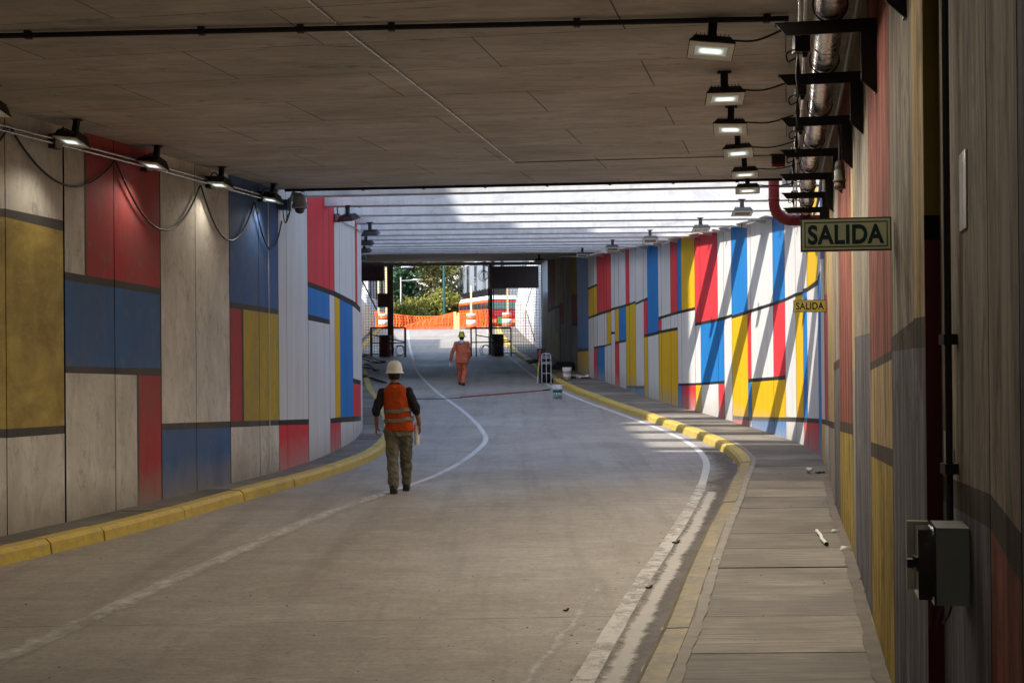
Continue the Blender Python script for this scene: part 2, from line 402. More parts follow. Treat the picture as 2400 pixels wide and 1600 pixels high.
# ------------------------------------------------------------------ road, pavements, kerbs, lines
def frange(a, b, st):
    n = int(round((b-a)/st)); return [a+(b-a)*i/n for i in range(n+1)]
m = MB(); ys = frange(-60, 90, .5); nx = 6
for i in range(len(ys)-1):
    r0 = []; r1 = []
    for k in range(nx+1):
        for rr, Y in ((r0, ys[i]), (r1, ys[i+1])):
            a, b = LK(Y)-.05, RK(Y)+.05; rr.append((a+(b-a)*k/nx, Y, zr(Y)))
    for k in range(nx): m.quad(r0[k], r0[k+1], r1[k+1], r1[k])
tag(m.build('road', M_ROAD), 'pale concrete road curving down into the underpass', 'road', kind='structure')
def kerb(fn, side, seed):
    rnd = random.Random(seed); m = MB(); Y = -60.
    while Y < 89.5:
        L = min(rnd.choice((.95, 1.9, 1.9, 1.9)), 90-Y); dz = rnd.uniform(-.006, .006); dx = rnd.uniform(-.006, .006)
        n = max(2, int(L/.4)); prof = [(.0, -.05), (.0, .0), (.012, .105), (.055, .147), (.2, .15), (.2, -.05)]
        rings = []
        for i in range(n+1):
            y = Y+.012+(L-.024)*i/n; x = fn(y)+dx; z = zr(y)+dz
            rings.append([(x+side*p[0], y, z+p[1]) for p in prof])
        for i in range(n):
            for k in range(5):
                q = (rings[i][k], rings[i][k+1], rings[i+1][k+1], rings[i+1][k])
                m.quad(*(q if side < 0 else q[::-1]))
        m.add(rings[0], [(0, 1, 2, 3, 4, 5)]); m.add(rings[-1], [(5, 4, 3, 2, 1, 0)])
        Y += L
    return m
tag(kerb(LK, -1, 3).build('kerb', M_KERB), 'yellow painted kerb along the wall with the camera dome', 'kerb', kind='structure')
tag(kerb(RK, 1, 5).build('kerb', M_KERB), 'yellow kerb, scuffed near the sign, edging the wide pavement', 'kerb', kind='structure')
def pavement(f0, f1, seed, step, breaks=None):
    rnd = random.Random(seed); m = MB(); Y = -60.; ed = [-60.]
    while Y < 90: Y += step*rnd.uniform(.93, 1.07); ed.append(min(Y, 90))
    for a, b in zip(ed[:-1], ed[1:]):
        m.m = rnd.choice((0, 0, 1, 1, 2)); n = max(1, int((b-a)/.4)); g = .009
        sl = [a+g+(b-a-2*g)*i/n for i in range(n+1)]
        dz = rnd.uniform(-.004, .004)
        for p, q in zip(sl[:-1], sl[1:]):
            x = [f0(p), f1(p), f1(q), f0(q)]
            m.quad((x[0], p, zr(p)+.145+dz), (x[1], p, zr(p)+.145+dz), (x[2], q, zr(q)+.145+dz), (x[3], q, zr(q)+.145+dz))
        m.m = 3
        bs = [a+(b-a)*i/n for i in range(n+1)]
        for p, q in zip(bs[:-1], bs[1:]): m.quad((f0(p), p, zr(p)+.128), (f1(p), p, zr(p)+.128), (f1(q), q, zr(q)+.128), (f0(q), q, zr(q)+.128))
    return m
RWX = lambda Y: (RW(Y) if Y > 5.9 else RWN(Y))
tag(pavement(lambda Y: LW(Y)-.1, lambda Y: LK(Y)-.19, 4, 1.3).build('left_pavement', M_SLAB+[PAL['J']]), 'narrow concrete pavement under the curved mural wall', 'pavement', kind='structure')
tag(pavement(lambda Y: RK(Y)+.19, lambda Y: RWX(Y)+.1, 9, 1.1).build('right_pavement', M_SLAB+[PAL['J']]), 'wide concrete pavement of ribbed slabs beside the sign wall', 'pavement', kind='structure')
def strip(fn, w, y0, y1, lift, jit=0., seed=1, st=.4, zoff=0.):
    rnd = random.Random(seed); m = MB(); m.edge = True; pr = None
    for y in frange(y0, y1, st):
        a = fn(y)-w/2+rnd.uniform(-jit, jit); b = fn(y)+w/2+rnd.uniform(-jit, jit)
        cur = ((a, y, zr(y)+lift+zoff), (b, y, zr(y)+lift+zoff))
        if pr: m.quad(pr[0], pr[1], cur[1], cur[0])
        pr = cur
    return m
LL = curve([(-10,-7.6),(9.27,-3.35),(12.87,-2.92),(17.06,-2.32),(22.99,-1.12),(26.62,-.72),(29.48,-.56),(32.2,-.72),(37.16,-1.27),(44.45,-2.41),(50.8,-3.29),(63.75,-4.5),(90,-6.6)])
RL = curve([(-10,-3.3),(8.49,.40),(11.96,1.06),(16.33,1.94),(21.56,2.89),(24.5,3.32),(26.6,3.47),(28.4,3.49),(31.22,3.33),(34.8,2.91),(41.45,1.85),(46.55,1.12),(57,.2),(75,-1.0),(90,-1.6)])
wp, wf = worn_paint('line_paint', .2, .42, (.66,.64,.60)), worn_paint('line_smear', .5, .66, (.5,.48,.43))
tag(strip(LL, .105, 20, 89, .004).build('lane_marking', wp), 'white edge line curving past the hard-hat worker', 'road marking', kind='structure')
tag(strip(LL, .17, -10, 20, .004, .012).build('lane_marking', worn_paint('line_rubbed', .26, .56, (.66,.63,.57))), 'rubbed white edge line crossing the bare road up to the worker', 'road marking', kind='structure')
tag(strip(LL, .62, 4, 19, .008, .05).build('paint_smear', worn_paint('line_dust', .4, .9, (.62,.59,.53), 'both')), 'chalky smear spread along the rubbed edge line', 'road marking', kind='structure')
tag(strip(RL, .115, 20.5, 89, .004).build('lane_marking', wp), 'white edge line following the yellow kerb through the sun patch', 'road marking', kind='structure')
tag(strip(RL, .14, -10, 20.5, .004, .006).build('lane_marking', worn_paint('line_half', .26, .56, (.6,.575,.53))), 'dull edge line beside the wide pavement', 'road marking', kind='structure')
tag(strip(lambda y: RL(y)+.18, .26, -10, 19.5, .008, .02, 8).build('paint_smear', worn_paint('line_over', .3, .58, (.5,.475,.43), 'both')), 'pale repainted band doubling the dull edge line', 'road marking', kind='structure')
tag(strip(lambda y: RL(y)-.34, .3, -4, 12, .004, .02, 9).build('paint_smear', worn_paint('line_ghost', .44, .95, (.55,.52,.47), 'both')), 'ghost line left of the dull edge line', 'road marking', kind='structure')
tag(strip(lambda y: RK(y)-.32, .64, -10, 27, .0025, .06, 12).build('kerb_dust', worn_paint('kerb_dirt', .3, .75, (.12,.1,.08), 'one')), 'dark dirt swept against the scuffed kerb', 'dirt', kind='stuff')
tag(strip(lambda y: RK(y)+.245, .075, -5, 27, .0, .009, 14, .16, .1555).build('mortar_band', simple('mortar', (.27,.245,.205), .8, var=.3, sc=6)), 'irregular pale mortar band behind the scuffed kerb', 'mortar band', kind='structure')
tag(strip(lambda y: RWX(y)-.05, .085, -5, 20, .0, .014, 15, .2, .1555).build('mortar_band', simple('mortar_dirty', (.14,.12,.095), .85, var=.4, sc=6)), 'stained mortar fillet at the foot of the sign wall', 'mortar band', kind='structure')

# ------------------------------------------------------------------ mural walls
def wall(name, fn, side, cols, regions, top, extra=(), thick=.35):
    """cols: (key, Y) plan stations; regions: (key0, key1, [(paint, rowL, rowR) ...]) read from the picture; side +1 = road on +X."""
    names = sorted({c[0] for r in regions for c in r[2]}); names = ['J']+[n for n in names if n != 'J']; ix = {n: i for i, n in enumerate(names)}
    m = MB(); cols = sorted(cols, key=lambda c: c[1])
    def pt(Y, z, off=0.):
        d = Vector((fn(Y+.05)-fn(Y-.05), .1, 0)).normalized(); nrm = Vector((d.y, -d.x, 0))*side
        return (fn(Y)+nrm.x*off, Y+nrm.y*off, z)
    def put(a, b, c, d): m.quad(*((a, b, c, d) if side < 0 else (d, c, b, a)))
    for (k0, Y0, w0), (k1, Y1, w1) in zip(cols[:-1], cols[1:]):
        lo, hi = (k0, k1) if k0 < k1 else (k1, k0)
        mid = (k0+k1)/2
        reg = [r for r in regions if r[0] <= mid <= r[1]]
        L = math.hypot(Y1-Y0, fn(Y1)-fn(Y0)); t0, t1 = w0/2/L*(Y1-Y0), w1/2/L*(Y1-Y0)
        a, b = Y0+t0, Y1-t1
        def rowz(Y, key, r, cell):
            f = 0 if r[1] == r[0] else (key-r[0])/(r[1]-r[0])
            return z_for(fn(Y), Y, cell[1]+(cell[2]-cell[1])*f)
        za = [top(a)]; zb = [top(b)]; ms = []
        if reg:
            r = reg[0]
            for cell in r[2]:
                ms.append(cell[0])
                if cell[1] is None: za.append(zr(a)-.1); zb.append(zr(b)-.1)
                else:
                    za.append(min(za[-1]-.01, rowz(a, k0, r, cell))); zb.append(min(zb[-1]-.01, rowz(b, k1, r, cell)))
        for i, c in enumerate(ms):
            m.m = ix[c]
            put(pt(a, za[i+1]), pt(b, zb[i+1]), pt(b, zb[i]), pt(a, za[i]))
        m.m = 0                                       # recessed joint between this column and the next
        if w1 > 0:
            c_, d_ = b, Y1+t1*.999
            d_ = Y1+w1/2/L*(Y1-Y0)
            zl, zh = zr(b)-.1, top(b)
            put(pt(b, zl, -.012), pt(d_, zl, -.012), pt(d_, zh, -.012), pt(b, zh, -.012))
            put(pt(b, zl), pt(b, zl, -.012), pt(b, zh, -.012), pt(b, zh))
            put(pt(d_, zl, -.012), pt(d_, zl), pt(d_, zh), pt(d_, zh, -.012))
    # back and coping
    m.m = 1; st = frange(cols[0][1], cols[-1][1], .5)
    for p, q in zip(st[:-1], st[1:]):
        put(pt(q, zr(q)-.1, -thick), pt(p, zr(p)-.1, -thick), pt(p, top(p), -thick), pt(q, top(q), -thick))
        put(pt(p, top(p)), pt(q, top(q)), pt(q, top(q), -thick), pt(p, top(p), -thick))
    for e, s in ((cols[0][1], 1), (cols[-1][1], -1)):
        q = (pt(e, zr(e)-.1), pt(e, top(e)), pt(e, top(e), -thick), pt(e, zr(e)-.1, -thick))
        m.m = 0; put(*(q if s > 0 else q[::-1]))
    return m.build(name, [PAL[n] for n in names])
SLAB_END = 21.4
def wtop(Y):                             # walls stand under the slabs and rise beside the open roof
    return zs(Y)+(.03 if Y < 21.5 or Y > 46 else .52)
# left wall: station keys are the picture columns of the wall foot
yb = lambda x: 1258-.2445*(x-0) if x < 650 else 1104-(x-650)*.4
Lk = [(17.5,.014),(154.4,.034),(202.5,0.),(207.5,0.),(272,.016),(322.5,0.),(327.5,0.),(380,.022),(462,.014),(541.5,.022),(568.5,0.),(573.5,0.),(610,.014),(655.5,.018),(675,.01),(724.5,.022),(762,.008),(775,.018),(787,.018),(799,.018),(813,.008),(829,.016),(835.5,.014),(840.5,.014)]
cols = [(k, hit(LW, k, yb(k), 10, 33), w) for k, w in Lk]
for i, Y in enumerate(frange(-59, 13.2, 1.21)): cols.append((-1000-(60-i)*10, Y, .014))
for i, Y in enumerate(frange(31.2, 61.8, 1.2)): cols.append((900+i*10, Y, .014))
H = None
reg = [
 (17.5,154.4,[('Lw',489,517),('Lk',509,542),('Lv',1005,996.5),('Lk',1026,1015.5),('Lw',H,H)]),
 (154.4,202.5,[('Lw',636.5,645),('Lk',656,664),('Lb',857.5,859),('Lk',873.7,875),('Lw',H,H)]),
 (202.5,207.5,[('Lk',645,646),('Lk',664,665),('Lb',859,859),('Lk',875,875),('Lw',H,H)]),
 (207.5,272,[('Lr',645,656),('Lk',664,674),('Lb',859,861),('Lk',875,877),('Lw',H,H)]),
 (272,322.5,[('Lr',656,665),('Lk',674,682),('Lb',861,862),('Lk',877,879),('Lw',H,H)]),
 (322.5,327.5,[('Lr',665,666),('Lk',682,683),('Lb',862,862),('Lk',879,879),('Lk',H,H)]),
 (327.5,380,[('Lr',665,675),('Lk',682,691),('Lb',862,863),('Lk',879,881),('Lr',H,H)]),
 (380,541.5,[('Lw',992,986.7),('Lk',1007.6,1002),('Lb',H,H)]),
 (541.5,568.5,[('Lb',707,711),('Lk',721,725),('Lr',986.5,986),('Lk',1001,1000),('Lw',H,H)]),
 (568.5,573.5,[('Lb',711,712),('Lk',725,726),('Lk',986,986),('Lk',1000,1000),('Lw',H,H)]),
 (573.5,655.5,[('Lb',711,724),('Lk',725,737),('Ly',986,984),('Lk',1000,996),('Lw',H,H)]),
 (655.5,724.5,[('Rw',984,981.5),('Rk',996,994.5),('Rr',H,H)]),
 (724.5,775,[('Rr',659,678),('Rk',672,690),('Rb',736,749),('Rk',750,760),('Rw',H,H)]),
 (775,787,[('Rr',678,682),('Rk',690,695),('Rw',980,978.5),('Rk',992,990.5),('Rr',H,H)]),
 (787,799,[('Rw',682,688),('Rk',695,701),('Ry',978.5,977.5),('Rk',990.5,989.5),('Rr',H,H)]),
 (799,829,[('Rw',688,703.5),('Rk',701,717),('Rb',977.5,975.5),('Rk',989.5,987.5),('Rw',H,H)]),
 (829,835.5,[('Rw',703.5,708),('Rk',717,722),('Rw',886,888),('Rk',897,899),('Rr',975.5,975),('Rk',987.5,987),('Rw',H,H)]),
 (835.5,840.5,[('Rr',708,713),('Rk',722,727),('Rw',888,889.5),('Rk',899,900),('Rr',975,974.7),('Rk',987,986.5),('Rw',H,H)]),
 (840.5,846,[('Rw',713,720),('Rk',727,733),('Rw',889.5,891),('Rk',900,901.5),('Rr',974.7,974),('Rk',986.5,986),('Rw',H,H)]),
]
cols.append((846, hit(LW, 846.5, 1012, 10, 40) or 30.2, .014))
seq = 'Lw Ly Lw Lb Lw Lr'.split()
for i in range(60): reg.append((-1000-(60-i)*10, -1000-(59-i)*10, [(seq[i % 6], H, H)]))
nb = sorted(c[0] for c in cols if c[0] < 0)
reg.append((nb[-1], 17.5, [('Lw',484,489),('Lk',505,509),('Lv',1006,1005),('Lk',1027,1026),('Lw',H,H)]))
s2 = 'Rw Ry Rb Rw Rr Rw Rw'.split()
reg.append((846, 900, [('Rw', H, H)]))
for i in range(30): reg.append((900+i*10, 910+i*10, [(s2[i % 7], H, H)]))
o = wall('mural_wall', LW, 1, cols, reg, wtop)
tag(o, 'curved concrete wall of faded colour blocks under the silver conduits', 'mural wall')

# right wall
z3 = lambda v: None if v is None else 580+v/4.127
z4 = lambda v: None if v is None else 520+v/3.267
z5 = lambda v: None if v is None else 500+v/2.613
def rg(k0, k1, zz, *cells): return (k0, k1, [(c[0], zz(c[1]) if len(c) > 1 else None, zz(c[2]) if len(c) > 1 else None) for c in cells])
far = [1271,1285,1293,1302.5,1312,1315,1323,1341,1354,1380,1392.6,1401,1417.6,1423.4,1433.8,1442.3,1452,1468.5,1477,1491.6,1510.6,1519.8,1545,1552,1573.7,1590,1599.4,1631,1643.8,1684.8,1699,1717.5,1754.7,1762.4,1814.8,1842.7,1867.6,1884.8,1894.4,1920.4]
ybr = curve([(1264,836),(1384,884),(1418,894),(1469,911),(1511,928),(1543,938),(1589,951),(1642,965.6),(1697,982),(1717,987),(1761,1000),(1843,1026),(1884,1042),(1921,1066)])
cols = []
for k in far:
    w = .022 if k > 1480 else .03
    cols.append((k, hit(RW, k, ybr(k), 62.2, 25.2) if k < 1915 else hit(RW, k, 1066, 25.6, 22), w))
cols = [c for c in cols if c[1]]
for k, y, w in ((1927,1078,.012),(1934.6,1090,.012),(1943,1115,.012),(1955.5,1000,.012),(1969,1000,.012),(1984,1000,.008),(1999,1000,.012),(2005,1000,.008),(2022,1000,.008),(2041,1000,.012),(2067,1000,.009),(2092,1000,.012),(2118,1000,.008),(2144,1000,.006)):
    cols.append((k, hit(RW, k, y, 5.8, 25), w))
cols.append((2157.5, 5.92, 0.))
reg = [
 rg(1271,1285,z3,('Nw',620,610),('Nk',640,630),('Nw',840,835),('Nb',)), rg(1285,1293,z3,('Nb',600,590),('Nk',625,615),('Nw',)),
 rg(1293,1302.5,z3,('Nr',580,570),('Nk',605,595),('Nw',820,815),('Nt',)), rg(1302.5,1312,z3,('Nw',570,560),('Nk',590,580),('Nw',815,810),('Nt',)),
 rg(1312,1315,z3,('Nt',540,540),('Nr',)), rg(1315,1323,z3,('Nw',540,530),('Nr',740,735),('Nw',)), rg(1323,1341,z3,('Nw',1100,1100),('Nr',)),
 rg(1341,1354,z3,('Ny',455,450),('Nr',735,730),('Nk',755,750),('Nw',)),
 rg(1354,1380,z3,('Rb',975,970),('Rk',1010,1000),('Ry',)),
 rg(1380,1392.6,z3,('Rw',388,365),('Rk',410,388),('Ry',670,652),('Rk',692,675),('Rw',)),
 rg(1392.6,1401,z3,('Rw',365,350),('Rk',388,372),('Ry',652,640),('Rk',675,662),('Rw',960,952),('Rk',983,972),('Rr',)),
 rg(1401,1417.6,z3,('Rr',634,613),('Rk',662,640),('Rw',952,943),('Rk',972,960),('Rb',)),
 rg(1417.6,1423.4,z3,('Rr',613,605),('Rk',640,632),('Rw',943,938),('Rk',960,952),('Rw',)),
 rg(1423.4,1433.8,z3,('Rr',605,593),('Rk',632,620),('Ry',938,925),('Rk',952,940),('Rw',)),
 rg(1433.8,1442.3,z3,('Rw',588,576),('Rk',612,602),('Rw',815,812),('Rk',840,836),('Rw',)),
 rg(1442.3,1452,z3,('Rw',576,568),('Rk',602,590),('Ry',910,903),('Rk',935,928),('Rr',)),
 rg(1452,1468.5,z3,('Rw',568,548),('Rk',590,572),('Rb',903,888),('Rk',925,912),('Rw',)),
 rg(1468.5,1477,z3,('Rr',548,538),('Rk',572,560),('Ry',1335,1335),('Rk',1360,1360),('Rb',)),
 rg(1477,1491.6,z3,('Rw',538,515),('Rk',560,537),('Ry',1335,1335),('Rk',1362,1362),('Rb',)),
 rg(1491.6,1510.6,z4,('Rw',618,590),('Rk',637,608),('Rw',1255,1253),('Rk',1278,1275),('Rb',)),
 rg(1510.6,1519.8,z4,('Rw',590,577),('Rk',608,600),('Rr',860,857),('Rk',885,880),('Ry',)),
 rg(1519.8,1545,z4,('Rb',857,835),('Rk',880,860),('Rw',)),
 rg(1545,1552,z4,('Rw',728,720),('Rk',748,742),('Rr',833,829),('Rk',857,850),('Ry',)),
 rg(1552,1573.7,z4,('Rw',720,700),('Rk',742,720),('Rw',829,815),('Rk',850,838),('Ry',)),
 rg(1573.7,1590,z4,('Rr',700,685),('Rk',720,706),('Rw',815,805),('Rk',838,828),('Ry',)),
 rg(1590,1599.4,z4,('Rb',685,677),('Rk',706,698),('Rw',1235,1235),('Rk',1253,1253),('Rb',)),
 rg(1599.4,1631,z4,('Ry',677,652),('Rk',698,675),('Rw',1235,1232),('Rk',1253,1250),('Rr',)),
 rg(1631,1643.8,z4,('Rr',772,765),('Rk',797,788),('Rw',1232,1230),('Rk',1250,1248),('Ry',)),
 rg(1643.8,1684.8,z4,('Rr',765,738),('Rk',788,762),('Rb',1230,1218),('Rk',1248,1240),('Rw',)),
 rg(1684.8,1699,z4,('Rw',735,725),('Rk',762,750),('Rb',1218,1214),('Rk',1240,1238),('Rr',)),
 rg(1699,1717.5,z4,('Rw',725,705),('Rk',750,730),('Rw',)),
 rg(1717.5,1754.7,z5,('Rb',625,595),('Rk',645,615),('Ry',1238,1245),('Rk',1262,1268),('Rr',)),
 rg(1754.7,1762.4,z5,('Rw',592,587),('Rk',612,608),('Rr',1012,1010),('Rk',1035,1032),('Rb',1245,1245),('Rk',1270,1270),('Rw',)),
 rg(1762.4,1814.8,z5,('Rw',587,545),('Rk',608,565),('Rw',1010,1000),('Rk',1032,1022),('Ry',1245,1247),('Rk',1270,1273),('Rb',)),
 rg(1814.8,1842.7,z5,('Rb',545,520),('Rk',565,540),('Rr',1000,990),('Rk',1022,1017),('Ry',1247,1248),('Rk',1273,1275),('Rb',)),
 rg(1842.7,1867.6,z5,('Rw',520,488),('Rk',540,510),('Rw',1246,1248),('Rk',1275,1277),('Rw',)),
 rg(1867.6,1884.8,z5,('Rw',488,478),('Rk',510,496),('Ry',1248,1250),('Rk',1277,1279),('Rw',)),
 rg(1884.8,1894.4,z5,('Rw',463,455),('Rk',490,483),('Rb',1250,1252),('Rk',1279,1281),('Rr',)),
 rg(1894.4,1920.4,z5,('Ry',455,405),('Rk',483,440),('Rw',1252,1256),('Rk',1281,1285),('Rr',)),
 rg(1920.4,1927,z5,('Rw',390,350),('Rk',430,380),('Rb',)),
 rg(1927,1934.6,z5,('Lb',280,280),('Rw',1258,1262),('Rk',1288,1292),('Ry',)),
 rg(1934.6,1943,z5,('Nt',500,490),('Lr',1262,1266),('Rk',1295,1300),('Lw',)),
 (1943,1955.5,[('Nt',985,989),('Nk',1000,1005),('Nw',H,H)]),
 (1955.5,1969,[('Nw',850,840),('Nk',870,862),('Nb',H,H)]),
 (1969,1999,[('Nr',986,993),('Nk',1010,1019),('Ny',H,H)]),
 (1999,2005,[('Nt',870,868),('Nw',H,H)]),
 (2005,2041,[('Nw',790,780),('Nb',H,H)]),
 (2041,2092,[('Nr',850,820),('Nk',868,842),('Nt',1035,1052),('Nk',1068,1095),('Ny',H,H)]),
 (2092,2144,[('Nw',790,750),('Nk',824,816),('Nb',H,H)]),
 (2144,2157.5,[('Nt',746,741),('Nk',816,814),('Nb',H,H)]),
]
o = wall('mural_wall', RW, -1, cols, reg, wtop)
tag(o, 'mural wall with sunlit stripes that turns into streaked boards', 'mural wall')
# the set-back wall next to the camera, and the dark painted return between the two
cols = [(2207, 5.9, 0.), (2319, hit(RWN, 2319, 1000, 3, 5.8), .016)]
reg = [(2207,2319,[('Nw',1112,1157),('Nk',1172,1238),('Nb',H,H)])]
Y = cols[-1][1]; k = 2319
for i in range(26):
    if i == 0:
        cols.append((2500, Y-.62, .014)); reg.append((2319,2500,[('Nw',1157,1250),('Nk',1238,1370),('Nr',H,H)])); Y -= .62
    else:
        cols.append((2500+10*i, Y-1.2*i, .014)); reg.append((2490+10*i, 2500+10*i, [(('Nw','Nb','Nw','Ny')[i % 4], H, H)]))
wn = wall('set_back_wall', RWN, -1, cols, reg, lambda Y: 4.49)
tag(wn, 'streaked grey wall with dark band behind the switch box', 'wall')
m = MB(); y = 5.92; zz = [4.49, z_for(1.7, y, 505), z_for(1.7, y, 563), -.1]
for i in range(3):
    m.m = i; m.box(RW(y)-.002, RWN(y)+.02, y-.012, y-.003, zz[i+1], zz[i])
m.build('painted_return', [PAL['Ne'], PAL['J'], PAL['Nd']], wn)

# ------------------------------------------------------------------ roof
m = MB()
def edge_y(x): return 21.43-.118*(x-.2)
def slab(m, ya, yb_, thick, zf):
    st = frange(ya, yb_, .8)
    top = []; bot = []
    def X(Y): return LW(Y)-.34, (RWX(Y)+.34)
    for p, q in zip(st[:-1], st[1:]):
        for yy in (): pass
        (a0, b0), (a1, b1) = X(p), X(q)
        m.quad((a0,p,zf(p)),(a1,q,zf(q)),(b1,q,zf(q)),(b0,p,zf(p)))
        m.quad((a0,p,zf(p)+thick),(b0,p,zf(p)+thick),(b1,q,zf(q)+thick),(a1,q,zf(q)+thick))
        m.quad((a0,p,zf(p)),(a0,p,zf(p)+thick),(a1,q,zf(q)+thick),(a1,q,zf(q)))
        m.quad((b0,p,zf(p)),(b1,q,zf(q)),(b1,q,zf(q)+thick),(b0,p,zf(p)+thick))
    for e, fl in ((st[0], 1), (st[-1], 0)):
        a, b = X(e); q = [(a,e,zf(e)),(b,e,zf(e)),(b,e,zf(e)+thick),(a,e,zf(e)+thick)]
        m.quad(*(q if fl else q[::-1]))
    return m
slab(m, -25, 20.4, .8, lambda y: 4.46)
yl, yr = edge_y(-4), edge_y(4.9)
lo = [(LW(20.4)-.34, 20.4), (RW(20.4)+.34, 20.4), (RW(yr)+.34, yr), (LW(yl)-.34, yl)]
m.hexa([(x, y, 4.46) for x, y in lo], [(x, y, 5.26) for x, y in lo])
tag(m.build('ceiling', M_CEIL), 'stained board-marked concrete ceiling over the dark part of the road', 'ceiling', kind='structure')
m = slab(MB(), 46.2, 62.4, .85, zs)
tag(m.build('ceiling', M_CEIL), 'dark concrete roof slab behind the white beams, above the gate', 'ceiling', kind='structure')
for k in range(12):
    Yb = 22.55+2.03*k; sl = -.115 if k == 0 else -.05*(1-k/12)
    w = .17; m = MB(); d = .58
    pts = []
    for e in (-1, 1):
        x = (LW(Yb)-.02) if e < 0 else (RW(Yb)+.02)
        y = Yb+sl*(x-.3); x = (LW(y)-.02) if e < 0 else (RW(y)+.02)
        pts.append((x, y))
    (xa, ya), (xb, yb2) = pts; z = zs(Yb)
    b0 = Vector((0, 0, 0))
    m.hexa([(xa,ya,z+.02),(xb,yb2,z+.02),(xb,yb2+w,z+.02),(xa,ya+w,z+.02)], [(xa,ya,z+d),(xb,yb2,z+d),(xb,yb2+w,z+d),(xa,ya+w,z+d)])
    m.hexa([(xa,ya+.02,z),(xb,yb2+.02,z),(xb,yb2+w-.02,z),(xa,ya+w-.02,z)], [(xa,ya+.0,z+.0199),(xb,yb2+.0,z+.0199),(xb,yb2+w,z+.0199),(xa,ya+w,z+.0199)])
    lab = 'white concrete roof beam crossing between the two mural walls'
    if k == 0: lab = 'shaded white roof beam just beyond the end of the dark ceiling'
    if k == 11: lab = 'white roof beam against the dark slab above the gate'
    tag(m.build('roof_beam', M_BEAM), lab, 'roof beam', 'white beams across the open roof')

# ------------------------------------------------------------------ floodlights
def led_mat():
    n = NT('led_lens'); x = n.n('SeparateXYZ'); n.set(x.inputs[0], n.n('TexCoord').outputs['Object'])
    a = n.math('ABSOLUTE', x.outputs[0]); y = n.math('ABSOLUTE', x.outputs[1])
    k = n.math('MULTIPLY', n.ramp(a, .1, .06), n.ramp(y, .05, .015))
    e = n.math('ADD', n.math('MULTIPLY', k, .36), .03)
    n.fin((.8,.88,.84), .2, 0, .5); n.set(n.b.inputs['Emission Color'], (.86,1.,.93,1)); n.set(n.b.inputs['Emission Strength'], e)
    return n.m
M_LED = led_mat(); M_LENS_OFF = simple('lens_glass', (.16,.17,.17), .12, spec=.6)
M_FRAME = simple('lamp_frame', (.74,.74,.71), .45, .3, .2, 14)
def make_lamp(lit, name='floodlight'):
    root = thing(name, (0, 0, 0), 'x', 'floodlight')
    m = MB(); m.box(-.06, .06, -.035, .035, -.012, 0); m.box(-.033, .033, -.02, .02, -.17, -.012)
    for sx in (-1, 1): m.lathe([(.009, -.02), (.009, -.012)], (sx*.048, 0, 0), 8)
    m.build('mounting_bracket', M_BLACK, root, True)
    T = Matrix.Translation((0, -.01, -.165)) @ Matrix.Rotation(R(-17), 4, 'X')
    m = MB()
    m.hexa([(-.165,-.12,-.075),(.165,-.12,-.075),(.165,.12,-.075),(-.165,.12,-.075)], [(-.135,-.085,-.01),(.135,-.085,-.01),(.135,.085,-.01),(-.135,.085,-.01)], T)
    for i in range(9): m.box(-.12+i*.03-.003, -.12+i*.03+.003, -.08, .08, -.012, .012, T)
    m.box(-.172, .172, -.126, .126, -.088, -.0751, T)
    for x in (-.13, -.05, .05, .13): m.box(x-.012, x+.012, -.134, -.1261, -.088, -.062, T)
    m.build('housing', M_DARK, root, True)
    m = MB(); m.box(-.166, .166, -.120, -.066, -.0925, -.0885, T); m.box(-.166, .166, .066, .120, -.0925, -.0885, T)
    m.box(-.166, -.125, -.0659, .0659, -.0925, -.0885, T); m.box(.125, .166, -.0659, .0659, -.0925, -.0885, T)
    m.build('face_frame', M_FRAME, root, True)
    m = MB(); m.box(-.122, .122, -.063, .063, -.002, .002)
    l = m.build('lens', M_LED if lit else M_LENS_OFF, root, True); l.matrix_local = T @ Matrix.Translation((0, 0, -.0915))
    return root
proto_on, proto_off = make_lamp(True), make_lamp(False)
LAMPW = 22.
def lamp(px, Y, z, lit, rz, label, group, tilt=0., cable=None, watts=None):
    src = proto_on if lit else proto_off
    o = copy_tree(src)
    x = at(px, 800, Y).x
    o.location = (x, Y, z); o.rotation_euler = (R(random.uniform(-4, 4)), R(tilt+random.uniform(-3, 3)), R(rz+random.uniform(-6, 6))); o['label'] = label; o['group'] = group
    if lit:
        L = bpy.data.lights.new('led', 'SPOT'); L.energy = watts or (11. if rz < -15 else 62.); L.spot_size = R(140 if rz < -15 else 160); L.spot_blend = .6; L.shadow_soft_size = .09; L.color = (1, .89, .74)
        lo = bpy.data.objects.new('led', L); COL.objects.link(lo); lo.parent = o
        lo.matrix_local = Matrix.Translation((0, -.045, -.285)) @ Matrix.Rotation(R(-34 if rz < -15 else 8), 4, 'Y') @ Matrix.Rotation(R(-10), 4, 'X')
    if cable:
        Mi = (Matrix.Translation(o.location) @ o.rotation_euler.to_matrix().to_4x4()).inverted()
        p0 = Vector((.04 if cable[0].x > x else -.04, 0, -.15))
        pts = [p0]+[Mi @ Vector(c) for c in cable[1:]]+[Mi @ Vector(cable[0])]
        m = MB(); m.tube(smooth(pts, 5), .0085, 6); c = m.build('power_cable', M_CABLE, o, True)
    return o
gl, gr = 'floodlights along the conduit wall', 'floodlights along the sign wall'
jb = []                                  # junction boxes on the conduit wall
for px, Y in ((130, 15.3), (324, 17.3), (482, 19.15), (610, 21.0), (-60, 13.3)):
    jb.append((LW(Y)+.06, Y, 4.26))
labs = ['half-seen lit floodlight at the ceiling edge above the yellow block', 'lit floodlight above the narrow grey panel beside the red block', 'lit floodlight above the dark red block', 'lit floodlight at the edge of the tall grey panels and blue block', 'lit floodlight above the dome camera arm']
